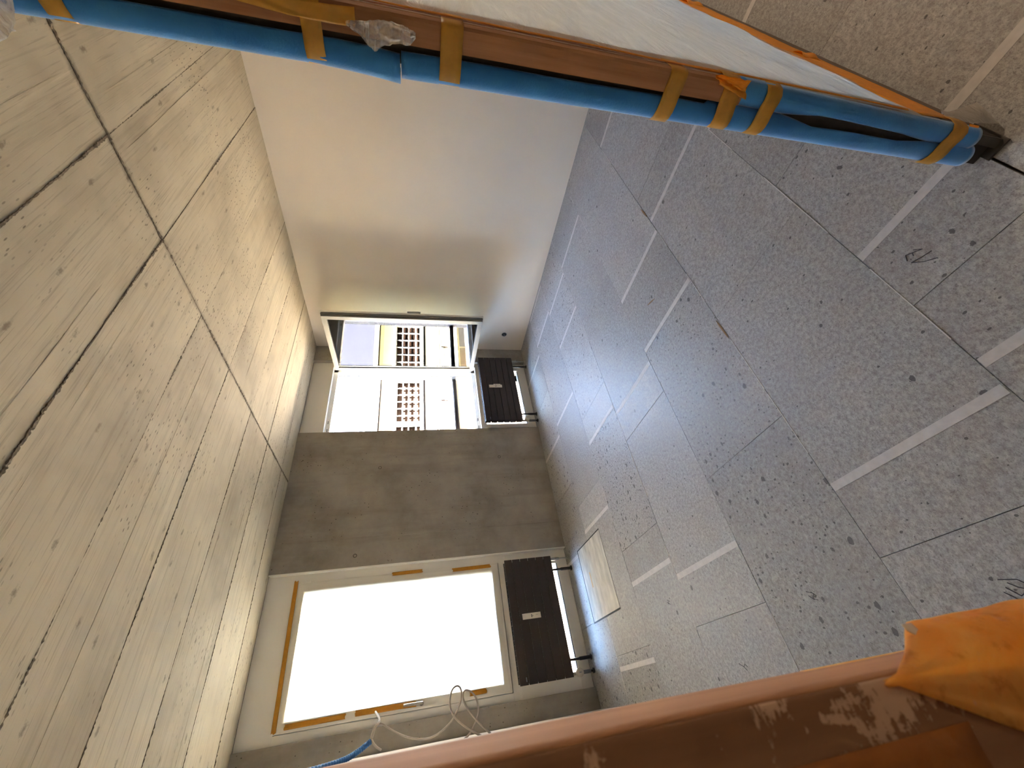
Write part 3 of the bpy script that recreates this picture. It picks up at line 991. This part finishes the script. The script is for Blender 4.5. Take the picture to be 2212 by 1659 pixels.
# ------------------------------------------------------------------ door frame, right post
door = empty('door_1', (0.43, 0.17, 0), 'dark steel door frame of the glazed partition, wrapped for protection', 'door frame', kind='structure')
box('frame_post', (0.886, 0.955, 0.147, 0.210, 0.0, 2.30), MAT['steel'], door, bev=0.002)
box('frame_post', (0.872, 0.890, 0.148, 0.168, 0.0, 2.30), MAT['steel'], door, bev=0.0015)
box('floor_plate', (0.862, 0.96, 0.143, 0.192, 0.0, 0.006), MAT['steel'], door, bev=0.001)
box('frame_post', (XL, -0.012, 0.146, 0.199, 0.0, 2.30), MAT['steel'], door)
box('frame_head', (XL, 0.955, 0.147, 0.210, 2.30, 2.36), MAT['steel'], door)
box('over_panel', (XL, XR, 0.150, 0.200, 2.36, H + 0.005), MAT['plaster'], door)
box('base_rail', (0.955, XR, 0.146, 0.205, 0.0, 0.115), MAT['plinth'], door, bev=0.002)
box('top_rail', (0.955, XR, 0.146, 0.205, 2.28, 2.36), MAT['plinth'], door)
box('end_post', (XR - 0.05, XR, 0.146, 0.205, 0.115, 2.28), MAT['plinth'], door)
box('glass_pane', (0.955, XR - 0.05, 0.172, 0.180, 0.115, 2.28), MAT['pane'], door)

def c_sleeve(name, label, cx, cy, R, a0, a1, z0, z1, off, seed, group):
    """slit foam pipe: C-shaped section from angle a0 to a1, carried up from z0 to z1; off(z) shifts it, lip(z) moves the slit"""
    s = empty(name, (cx, cy, z0), label, 'foam sleeve', group)
    rr = random.Random(seed)
    nz = int((z1 - z0) / 0.012)
    na = 26
    bm = bmesh.new()
    rings = []
    for i in range(nz + 1):
        z = z0 + (z1 - z0) * i / nz
        ox, oy, d0, d1, k = off(z)
        rg = []
        t0, t1 = a0 + d0, a1 + d1
        for q, sgn in ((R, 1), (R * 0.52, -1)):
            for j in range(na + 1):
                t = math.radians(t0 + (t1 - t0) * (j / na if sgn > 0 else 1 - j / na))
                rj = q * k * (1 + 0.008 * mnoise.noise(Vector((z * 40, t * 5, seed))))
                rg.append(bm.verts.new((cx + ox + rj * math.cos(t), cy + oy + rj * math.sin(t), z)))
        rings.append(rg)
    n = len(rings[0])
    for r0, r1 in zip(rings, rings[1:]):
        for k in range(n):
            bm.faces.new((r0[k], r0[(k + 1) % n], r1[(k + 1) % n], r1[k]))
    for rg in (rings[0], rings[-1]):
        for k in range(na):
            bm.faces.new((rg[k], rg[k + 1], rg[n - 2 - k], rg[n - 1 - k]))
    mesh_obj('foam', bm, MAT['foam'], s, True)
    return s

GF = 'blue foam sleeves on the right door post'
def slit(z):
    return max(0.0, min(1.0, (z - 0.12) / 0.18)) * max(0.0, min(1.0, (0.64 - z) / 0.10))
def offA(z):   # lower long sleeve on the room-side edge
    gap = 46 * slit(z) + (34 if z > 0.80 else 8) + 7 * mnoise.noise(Vector((z * 6, 1, 1)))
    return (0.0, -0.011 * (1 - z / 1.39), 0.0, -gap, 1.0)
def offB(z):
    t = max(0, (1.55 - z) / 0.165)
    return (0.0, 0.001 + 0.009 * t * t, 0, -36 + 16 * t - 8 * mnoise.noise(Vector((z * 5, 2, 2))), 1.0 + 0.02 * t)
def offC(z):
    gap = 36 * slit(z) * (0.75 + 0.25 * math.cos((z - 0.45) * 9)) + 12 + 5 * mnoise.noise(Vector((z * 7, 8, 1)))
    return (0.0, 0.002 * math.sin(z * 6), gap, 0, 1.0)
# slit faces the post (+x) and the neighbouring sleeve
slA = c_sleeve('foam_sleeve', 'long lower blue foam sleeve on the room-side edge of the right post', 0.890, 0.2065, 0.0245, 20, 262, 0.056, 1.3845, offA, 1, GF)
slB = c_sleeve('foam_sleeve', 'upper blue foam sleeve on the right post with its lower end bulging out', 0.890, 0.2045, 0.0245, 20, 258, 1.3865, 2.22, offB, 2, GF)
slC = c_sleeve('foam_sleeve', 'short blue foam sleeve at the foot of the post beside the plastic sheet', 0.890, 0.1605, 0.0235, 112, 345, 0.079, 0.742, offC, 3, GF)

# brown cardboard angle on the corridor-side edge
card = empty('cardboard_cover', (0.87, 0.16, 0.74), 'brown cardboard angle taped along the upper right door post', 'cardboard')
bm = bmesh.new()
prof = [(0.960, 0.1410), (0.875, 0.1400), (0.868, 0.1415), (0.8655, 0.1460), (0.8650, 0.1560), (0.8655, 0.1765), (0.8685, 0.1765), (0.8680, 0.1560), (0.8690, 0.1470), (0.8750, 0.1435), (0.960, 0.1440)]
rings = []
for i in range(41):
    z = 0.735 + (2.28 - 0.735) * i / 40
    o = 0.0015 * mnoise.noise(Vector((z * 5, 4, 4)))
    rings.append([bm.verts.new((x + o, y + (0.004 * (z - 0.74) / 1.5 if 4 <= k <= 7 else 0), z)) for k, (x, y) in enumerate(prof)])
n = len(prof)
for r0, r1 in zip(rings, rings[1:]):
    for k in range(n):
        bm.faces.new((r0[k], r0[(k + 1) % n], r1[(k + 1) % n], r1[k]))
for rg in (rings[0], rings[-1]):
    for k in range(5):
        if k + 1 < n - 1 - k:
            bm.faces.new((rg[k], rg[k + 1], rg[n - 2 - k], rg[n - 1 - k]) if n - 2 - k != k + 1 else (rg[k], rg[k + 1], rg[n - 1 - k]))
mesh_obj('card', bm, MAT['card'], card)

def post_tape(parent, zc, w, low=False, y_start=None, sag=0.0):
    if low:
        xy = [(0.915, 0.1350), (0.892, 0.1345), (0.875, 0.1388), (0.8660, 0.1480), (0.8638, 0.1600), (0.8650, 0.1720), (0.8645, 0.1830), (0.8630, 0.1930), (0.8635, 0.2040), (0.8680, 0.2150), (0.878, 0.2240), (0.892, 0.2275)]
    else:
        xy = [(0.930, 0.1385), (0.890, 0.1385), (0.872, 0.1390), (0.8655, 0.1420), (0.8635, 0.1470), (0.8630, 0.1560), (0.8630, 0.1720), (0.8635, 0.1820), (0.8625, 0.1930), (0.8635, 0.2060), (0.8690, 0.2190), (0.879, 0.2280), (0.892, 0.2310)]
    path = [(x, y, zc + sag * (y - 0.17)) for x, y in xy]
    return strip('tape', path, w, MAT['tape'], parent, 0.0003, (0, 0, 1), 0.0)
post_tape(slB, 1.860, 0.030)
post_tape(slB, 1.518, 0.030)
post_tape(slA, 1.303, 0.036)
post_tape(slA, 0.885, 0.035)
post_tape(slC, 0.760, 0.040, True, sag=-0.15)
post_tape(slC, 0.667, 0.036, True)
post_tape(slC, 0.158, 0.046, True, sag=0.15)
# crumpled end of the upper low tape where it bridges card and foam
def crump(u, v):
    z = 0.735 + 0.07 * v
    x = 0.8605 - 0.004 * math.sin(u * 7 + v * 3) * (0.4 + v) + 0.0025 * mnoise.noise(Vector((u * 9, v * 9, 3)))
    y = 0.134 + 0.030 * u * (1 - 0.5 * v) + 0.003 * mnoise.noise(Vector((u * 6, v * 6, 9)))
    return (x, y, z + 0.006 * math.sin(u * 5))
grid_sheet('crumpled_tape', crump, 12, 12, MAT['otape'], slC, 0.0003)
grid_sheet('tape_tail', lambda u, v: (0.868 - 0.012 * u, 0.1365 - 0.006 * u, 0.112 + 0.030 * v + 0.02 * u), 5, 4, MAT['otape'], slC, 0.0004)

# clear and yellow tape scraps hanging from the card
def lerp_table(tab, q):
    for (a, va), (b, vb) in zip(tab, tab[1:]):
        if a <= q <= b:
            return va + (vb - va) * (q - a) / (b - a)
    return tab[-1][1] if q > tab[-1][0] else tab[0][1]
def scrap(u, v):
    z = 1.361 + 0.104 * u
    lo_ = lerp_table([(1.361, .157), (1.372, .1515), (1.38, .150), (1.40, .1485), (1.428, .152), (1.465, .160)], z)
    hi_ = lerp_table([(1.361, .163), (1.368, .171), (1.374, .174), (1.384, .1725), (1.395, .177), (1.405, .180), (1.414, .181), (1.423, .190), (1.434, .184), (1.444, .176), (1.465, .164)], z)
    y = lo_ + (hi_ - lo_) * v + 0.0012 * mnoise.noise(Vector((u * 19, 3, 3)))
    x = 0.846 - 0.009 * abs(math.sin(u * 6.5 + v * 4.0)) - 0.008 * mnoise.noise(Vector((u * 8, v * 5, 2))) + 0.010 * u
    return (x, y, z)
sc1 = grid_sheet('tape_scrap', scrap, 26, 14, MAT['clear'], None, 0.0004)
tag(sc1, 'crumpled clear plastic scrap hanging from the cardboard by the foam joint', 'plastic scrap')
def ytape(u, v):
    z = 1.452 + 0.24 * u
    y = 0.143 + 0.024 * v + 0.004 * math.sin(u * 4) - 0.010 * u * v
    x = 0.8615 - 0.0025 * abs(mnoise.noise(Vector((u * 9, v * 4, 7)))) - 0.002 * math.sin(u * 11 + v * 3) ** 2
    return (x, y, z)
sc2 = grid_sheet('yellow_tape', ytape, 30, 8, MAT['tape'], None, 0.0004)
tag(sc2, 'wrinkled yellow tape stuck lengthwise on the upper cardboard angle', 'tape')
def topscrap(u, v):
    z = 1.862 + 0.075 * u
    y = 0.185 + 0.085 * v * (0.5 + 0.5 * u) + 0.004 * mnoise.noise(Vector((u * 6, v * 6, 1)))
    x = 0.80 + 0.010 * mnoise.noise(Vector((u * 5, v * 5, 5)))
    return (x, y, z + 0.02 * v)
sc3 = grid_sheet('plastic_scrap', topscrap, 14, 14, MAT['clear'], None, 0.0004)
tag(sc3, 'clear plastic flap hanging in front of the topmost foam end', 'plastic scrap')

# ------------------------------------------------------------------ plastic sheet on the partition
sh = empty('plastic_sheet', (2.2, 0.14, 0.1), 'crinkled translucent plastic sheet covering the glazed partition', 'plastic sheet')
def sheet_fn(u, v):
    x = 0.884 + (XR - 0.03 - 0.884) * (u ** 1.7)
    z = 0.20 + (2.34 - 0.20) * v
    k = min(1.0, (x - 0.88) * 4) * min(1.0, (z - 0.2) * 5)
    f = mnoise.noise(Vector((x * 1.6 + z * 1.1, z * 7.0 - x * 2.2, 2.0))) + 0.5 * mnoise.noise(Vector((x * 4 + z * 3, z * 16 - x * 6, 6.0)))
    y = 0.1390 - 0.0065 * k * f - 0.002 * k
    return (x, y, z)
grid_sheet('sheet', sheet_fn, 110, 120, MAT['sheet'], sh)
def base_tape(u, v):
    x = 0.900 + (XR - 0.06 - 0.900) * u
    n = mnoise.noise(Vector((x * 2.2, 1, 1)))
    z0 = 0.118 + 0.012 * n
    z1 = 0.262 + 0.035 * mnoise.noise(Vector((x * 3.1, 5, 1)))
    z = z0 + (z1 - z0) * v
    y = 0.1392 - 0.0022 * math.sin(v * math.pi) - 0.0012 * mnoise.noise(Vector((x * 9, z * 12, 3)))
    return (x, y, z)
grid_sheet('edge_tape', base_tape, 120, 8, MAT['otape'], sh, 0.0003)
def knot(px, pz, s):
    def fn(u, v):
        return (px + s * (u - 0.5) + 0.004 * math.sin(v * 6), 0.1375 - 0.010 * math.sin(u * math.pi) * (0.6 + 0.4 * math.sin(v * 7)), pz + s * (v - 0.5) + 0.004 * math.sin(u * 8))
    grid_sheet('tape_knot', fn, 8, 8, MAT['otape'], sh, 0.0004)
knot(1.42, 0.19, 0.06)
knot(2.25, 0.19, 0.08)
# thin orange edging between card and sheet
def edge2(u, v):
    z = 0.30 + 1.95 * u
    return (0.8935 + 0.012 * v, 0.1368 - 0.0016 * math.sin(v * 3) - 0.0012 * mnoise.noise(Vector((z * 8, v, 2))) - (0.002 if z < 0.75 else 0), z)
grid_sheet('edge_tape', edge2, 80, 4, MAT['otape'], sh, 0.0003)
# loose lower corner of the sheet lying towards the corridor floor
def corner(u, v):
    x = 0.905 + 0.085 * u
    z = 0.012 + 0.155 * v * (1 - 0.45 * u)
    y = 0.1375 - 0.030 * (1 - v) ** 2 * (0.4 + 0.6 * u) - 0.004 * mnoise.noise(Vector((u * 5, v * 5, 8)))
    return (x, y, z)
grid_sheet('loose_corner', corner, 12, 12, MAT['sheet'], sh)

# ------------------------------------------------------------------ left post right beside the lens
lp = empty('cardboard_cover', (-0.05, 0.17, 0.0), 'scuffed brown cardboard wrapping the left door post close to the lens', 'cardboard')
bm = bmesh.new()
prof = [(-0.0940, 0.1420)] + [(-0.0940 + 0.0814 * i / 8, 0.1402) for i in range(1, 9)]
for i in range(1, 8):
    t = math.radians(-90 + 90 * i / 7)
    prof.append((-0.0126 + 0.0040 * math.cos(t), 0.1442 + 0.0040 * math.sin(t)))
prof += [(-0.0078, 0.155), (-0.0072, 0.170), (-0.0068, 0.188), (-0.0064, 0.1990), (-0.0075, 0.2010)]
bm.free()
def post_skin(name, pr, mat):
    bm = bmesh.new()
    rings = []
    for i in range(61):
        z = 0.01 + (2.28 - 0.01) * i / 60
        o = 0.0006 * mnoise.noise(Vector((z * 9, 2, 4)))
        rings.append([bm.verts.new((x + o, y, z)) for x, y in pr])
    for r0, r1 in zip(rings, rings[1:]):
        for k in range(len(pr) - 1):
            bm.faces.new((r0[k], r0[k + 1], r1[k + 1], r1[k]))
    lo = mesh_obj(name, bm, mat, lp, True)
    md = lo.modifiers.new('thickness', 'SOLIDIFY'); md.thickness = 0.0014; md.offset = 0
    return lo
post_skin('card', prof[:12], MAT['cardl'])  # darker colour carries the shade on the front face
post_skin('lit_card_edge', prof[11:], MAT['litcard'])  # same cardboard, lighter colour stands in for window light on this strip
# brown-orange tape band wrapped across the front face
def lband(u, v):
    x = -0.093 + 0.069 * u
    zt = 1.262 - 0.072 * 0
    z = 1.196 + 0.075 * v - 0.006 * u + 0.0015 * math.sin(u * 9)
    return (x, 0.1391 - 0.0004 * mnoise.noise(Vector((u * 8, v * 5, 3))), z)
grid_sheet('band_tape', lband, 12, 6, MAT['btape'], lp, 0.0002)

def px_ray(x, y):
    u_ = (1659 - y - 829.5) / F_PX
    v_ = (1106 - x) / F_PX
    return rt * u_ + up * v_ + fw
# loose orange tape bulging round the corner below the card: rows run down the post
tape_L = [(1.020, .0150), (1.090, .0150), (1.121, .0146), (1.172, .0142), (1.181, .0106), (1.194, .0050), (1.206, .0008), (1.214, .0)]
Z_top, Z_bot = 1.213, 1.020
def ofold(u, v):
    """u: from the front face out past the corner as a free flap, v: from top (0) to bottom (1)"""
    z = Z_top + (Z_bot - Z_top) * v
    wid = 0.002 + 0.100 * max(0, v - 0.02)
    L = lerp_table(tape_L, z)
    b = min(1.0, L / 0.0142)
    if u < 0.5:
        s = u / 0.5
        x = -0.0105 - wid * (1 - s) * 0.9
        y = 0.1385 - 0.004 * b * math.sin(s * math.pi * 0.5)
    else:
        s = (u - 0.5) / 0.5
        x = -0.0105 + L * math.sin(s * 1.4) / math.sin(1.4)
        y = 0.1385 - 0.004 * b * math.cos(s * math.pi * 0.5) + 0.013 * b * s * s
    k = 0.0016 * b
    x += k * mnoise.noise(Vector((u * 5, v * 7, 3))) * (0.4 + u)
    y += k * mnoise.noise(Vector((u * 6, v * 8, 8)))
    return (x, y, z + 0.001 * math.sin(u * 7))
of = grid_sheet('orange_tape', ofold, 48, 48, MAT['foldtape'], lp, 0.0002)
of['label'] = 'big loose fold of orange tape'
grid_sheet('orange_tape', lambda u, v: (-0.0086 + 0.0028 * u, 0.1455 + 0.0545 * u, (1.206 - 0.016 * u) * (1 - v) + 1.03 * v), 8, 8, MAT['foldtape'], lp, 0.0002)
sz = Vector(ofold(0.93, 0.17))
grid_sheet('paper_shred', lambda u, v: (sz.x - 0.0016 + 0.0042 * u, sz.y - 0.0016 + 0.001 * v, sz.z + 0.0015 + 0.005 * u - 0.006 * v + 0.0008 * math.sin(u * 4)), 6, 4, MAT['paper'], lp, 0.0003)

# ------------------------------------------------------------------ cables by the left wall
def cp(zx, zy, Y, ox=760, oy=1440, s=6.144):
    d = px_ray(ox + zx / s, oy + zy / s)
    return Vector((0, 0, CAM_Z)) + d * (Y / d.y)
cab = empty('cable', (0.0, 3.4, 1.0), 'pale looped cable dangling before the concrete strip left of the window', 'cable')
pathA = [(315, 600, 3.60), (345, 650, 3.52), (366, 700, 3.48), (355, 745, 3.45), (310, 775, 3.44), (285, 850, 3.44), (262, 930, 3.43), (275, 1000, 3.42), (330, 1070, 3.42), (390, 1110, 3.42)]
pathB = [(265, 960, 3.42), (305, 830, 3.45), (345, 765, 3.46), (400, 765, 3.46), (470, 805, 3.46), (600, 880, 3.46), (750, 940, 3.45), (900, 962, 3.45), (1050, 942, 3.45), (1200, 850, 3.45), (1330, 710, 3.45), (1415, 545, 3.45), (1455, 400, 3.45), (1442, 290, 3.45), (1395, 256, 3.45), (1335, 305, 3.45), (1302, 430, 3.44), (1310, 560, 3.43), (1370, 680, 3.42), (1480, 780, 3.40), (1600, 860, 3.38), (1700, 910, 3.38), (1760, 932, 3.38)]
pathC = [(1425, 1020, 3.38), (1480, 975, 3.38), (1570, 880, 3.39), (1650, 720, 3.41), (1682, 580, 3.42), (1655, 430, 3.43), (1590, 340, 3.44), (1512, 314, 3.44), (1480, 365, 3.43), (1492, 470, 3.42), (1565, 600, 3.40), (1700, 760, 3.37), (1860, 905, 3.36), (1880, 922, 3.36)]
for pth in (pathA, pathB, pathC):
    tube('cable_run', smooth_path([cp(*p) for p in pth], 7), 0.0058 if pth is not pathA else 0.0066, MAT['cable'], cab, 8)
con = smooth_path([cp(1690, 640, 3.43, 480, 1480, 5.267), cp(1560, 745, 3.40, 480, 1480, 5.267), cp(1420, 835, 3.36, 480, 1480, 5.267), cp(1240, 905, 3.30, 480, 1480, 5.267), cp(1000, 975, 3.22, 480, 1480, 5.267), cp(760, 1040, 3.12, 480, 1480, 5.267)], 30)
bm = bmesh.new()
add_tube(bm, con, [0.0150 + 0.0016 * math.sin(i * 1.35) for i in range(len(con))], 12)
co_ = mesh_obj('conduit', bm, MAT['conduit'], None, True)
tag(co_, 'ribbed blue conduit end from which the pale cable comes', 'conduit')

# ------------------------------------------------------------------ outside
for (x0, x1, lab) in ((2.47, 3.405, 'brown railing bar outside the open right window'), (0.043, 1.108, 'brown railing bar outside the film-covered left window')):
    r = empty('window_railing', ((x0 + x1) / 2, 4.02, 0.88), lab, 'railing', 'railing bars outside the windows')
    bm = bmesh.new(); add_tube(bm, [(x0, 4.02, 0.882), (x1, 4.02, 0.882)], 0.026, 14)
    mesh_obj('bar', bm, MAT['rail'], r, True)
    for xx in (x0, x1):
        box('end_plate', (xx - 0.012, xx + 0.012, 3.99, 4.05, 0.85, 0.93), MAT['greypipe'], r)

up_ = empty('shading_block', (1.8, YO, -4.5), 'unseen storeys added above and below the room to block sunlight', 'building', kind='structure')
box('added_upper_storeys', (-45, 45, Y_BACK - 0.5, YO, H + 0.36, 16.0), MAT['rough'], up_)  # unseen mass, height and length set to shade the street
box('added_lower_storeys', (-45, 45, Y_BACK - 0.5, YO, -4.5, -0.51), MAT['rough'], up_)  # unseen mass added to stop light passing beneath the room
gr = box('ground', (-80, 80, 4.0, 80, -4.9, -4.5), MAT['street'])
tag(gr, 'light paved street far below the windows', 'street', kind='structure')
YB = 16.0
bl = empty('opposite_building', (5, YB, -4.5), 'pale building across the street with gridded windows and brown blinds', 'building')
X0, X1 = -34.0, 30.0
# street front left of XS made lighter to bounce light onto right wall
XS = -3.6
for nm, dy0, dy1, za, zb, m_ in (('darkened_base', 0, 6, -4.5, -1.45, 'base'), ('beige_panel', -0.02, 5.9, -1.45, -0.66, 'beige'), ('shadow_gap', 0.05, 5.9, -0.66, -0.60, 'facdark'),  # lowest band darkened so less light bounces up to the ceiling
                                 ('ledge', -0.25, 5.9, -0.60, -0.20, 'fac'), ('rosy_band', 0, 5.9, -0.20, 0.16, 'facpink'), ('wall_band', -0.02, 5.9, 0.16, 0.90, 'fac'),
                                 ('shadow_gap', 0.06, 5.9, 0.90, 1.00, 'facdark'), ('sill', -0.10, 5.9, 1.00, 1.12, 'fac'), ('window_back', 0.40, 5.9, 1.12, 2.26, 'facdark'),
                                 ('wall_band', 0, 5.9, 2.26, 2.81, 'fac'), ('rosy_band', -0.03, 5.9, 2.81, 2.97, 'facpink'), ('shadow_gap', 0.05, 5.9, 2.97, 3.02, 'facdark'), ('cornice', -0.30, 5.9, 3.02, 3.20, 'fac')):
    box(nm, (XS, X1, YB + dy0, YB + dy1, za, zb), MAT[m_], bl)
    box(nm, (X0, XS, YB + dy0, YB + dy1, za, zb), MAT[{'fac': 'facw', 'beige': 'beigew', 'facpink': 'beigew'}.get(m_, m_)], bl)
for (xa, xb) in ((7.0, 18.0), (-24.0, -4.0)):
    x = xb
    k = 0
    while x > xa:
        # one bay: window 2.45 m wide, white pier 0.16 m
        e = x - (xb - 13.35 if xb > 0 else 0)
        x1b = x if xb < 0 else x - (18.0 - 13.35 - 2 * 2.61) + 0.0
        xw1, xw0 = x1b, x1b - 2.45
        wn_ = box('window', (xw0, xw1, YB + 0.16, YB + 0.19, 1.12, 2.26), MAT['blind'], bl)
        bm = bmesh.new()
        for i in range(7):
            xx = xw0 + 2.45 * i / 6
            add_box(bm, xx - 0.022, xx + 0.022, YB + 0.06, YB + 0.10, 1.12, 2.26)
        for zz in (1.14, 1.36, 1.68, 1.96, 2.24):
            add_box(bm, xw0, xw1, YB + 0.065, YB + 0.095, zz - (0.05 if zz == 1.36 else 0.022), zz + 0.022)
        mesh_obj('glazing_bars', bm, MAT['fwin'], wn_)
        box('window_pier', (xw0 - 0.16, xw0, YB - 0.04, YB + 0.3, 1.12, 2.26), MAT['fwin'], bl)
        box('facade_panel', (xw0 + 0.05, xw1 - 0.1, YB - 0.05, YB, 0.40, 0.78), MAT['beige'], bl)
        box('panel_joint', (xw0 + 1.2, xw0 + 1.24, YB - 0.07, YB, -0.18, 0.14), MAT['facdark'], bl)
        box('garage_panel', (xw0 + 0.06, xw0 + 1.16, YB - 0.06, YB, -1.38, -0.72), MAT['fac'], bl)
        box('garage_panel', (xw0 + 1.26, xw1 - 0.04, YB - 0.06, YB, -1.38, -0.72), MAT['beige'], bl)
        x -= 2.61
bm = bmesh.new(); add_tube(bm, [(X0, YB - 0.16, 0.28), (X1, YB - 0.16, 0.28)], 0.05, 10)
mesh_obj('service_pipe', bm, MAT['facpink'], bl, True)
# slate roof behind a parapet stair
bm = bmesh.new()
for x0_, x1_ in ((X0, X1),):
    v = [bm.verts.new(p) for p in ((x0_, YB + 0.4, 3.20), (x1_, YB + 0.4, 3.20), (x1_, YB + 6, 6.1), (x0_, YB + 6, 6.1), (x0_, YB + 0.4, 3.0), (x1_, YB + 0.4, 3.0), (x1_, YB + 6, 5.9), (x0_, YB + 6, 5.9))]
    for q in ((0, 1, 2, 3), (7, 6, 5, 4), (0, 4, 5, 1), (2, 6, 7, 3), (1, 5, 6, 2), (3, 7, 4, 0)):
        bm.faces.new([v[i] for i in q])
mesh_obj('slate_roof', bm, MAT['slate'], bl)
def truss(px):
    t_ = empty('scaffold_stair', (px, YB - 0.1, 3.2), 'white steel scaffold stair on the cornice across from the open window', 'scaffold stair')
    hgt = 0.62
    tube('top_chord', [(px + 2.4, YB - 0.1, 3.24), (px + 1.2, YB - 0.1, 3.78), (px - 1.2, YB - 0.1, 3.80)], 0.035, MAT['truss'], t_, 6)
    for i in range(13):
        xx = px - 1.2 + i * 0.24
        zt = 3.80 if xx < px + 0.75 else 3.80 - (xx - px - 0.75) * 0.46
        tube('slat', [(xx + 0.35, YB - 0.1, 3.22), (xx - 0.05, YB - 0.1, zt)], 0.022, MAT['truss'], t_, 6)
    return t_
truss(11.0)
mr = empty('far_roof', (14, 27, 4), 'pale standing-seam metal roof beyond the slate roof', 'roof')
bm = bmesh.new()
add_box(bm, -60, 50, 26, 34, -4.5, 6.0)
mesh_obj('far_wall', bm, MAT['fac'], mr)
bm = bmesh.new()
v = [bm.verts.new(p) for p in ((-60, 25.7, 5.9), (50, 25.7, 5.9), (50, 32, 8.2), (-60, 32, 8.2), (-60, 25.7, 5.7), (50, 25.7, 5.7), (50, 32, 8.0), (-60, 32, 8.0))]
for q in ((0, 1, 2, 3), (7, 6, 5, 4), (0, 4, 5, 1), (2, 6, 7, 3), (1, 5, 6, 2), (3, 7, 4, 0)):
    bm.faces.new([v[i] for i in q])
mesh_obj('metal_sheet', bm, MAT['metalroof'], mr)

# warm fill lamp, added unseen behind the viewer to light the corridor
la = empty('fill_lamp', (2.6, -1.0, H), 'round lamp added unseen behind the viewer to light the corridor', 'lamp')
bm = bmesh.new(); add_tube(bm, [(2.6, -1.0, H), (2.6, -1.0, H - 0.05)], 0.17, 28)
mesh_obj('fill_lamp_body', bm, MAT['lamp'], la, True)
t = NT('warm_fill_glass')
em = t.n('ShaderNodeEmission'); em.inputs[0].default_value = (1.0, 0.80, 0.60, 1); em.inputs[1].default_value = 15.0
LAMP = t.done(em)
bm = bmesh.new(); add_tube(bm, [(2.6, -1.0, H - 0.05), (2.6, -1.0, H - 0.065), (2.6, -1.0, H - 0.08)], [0.16, 0.15, 0.10], 28)
mesh_obj('fill_lamp_glass', bm, LAMP, la, True)
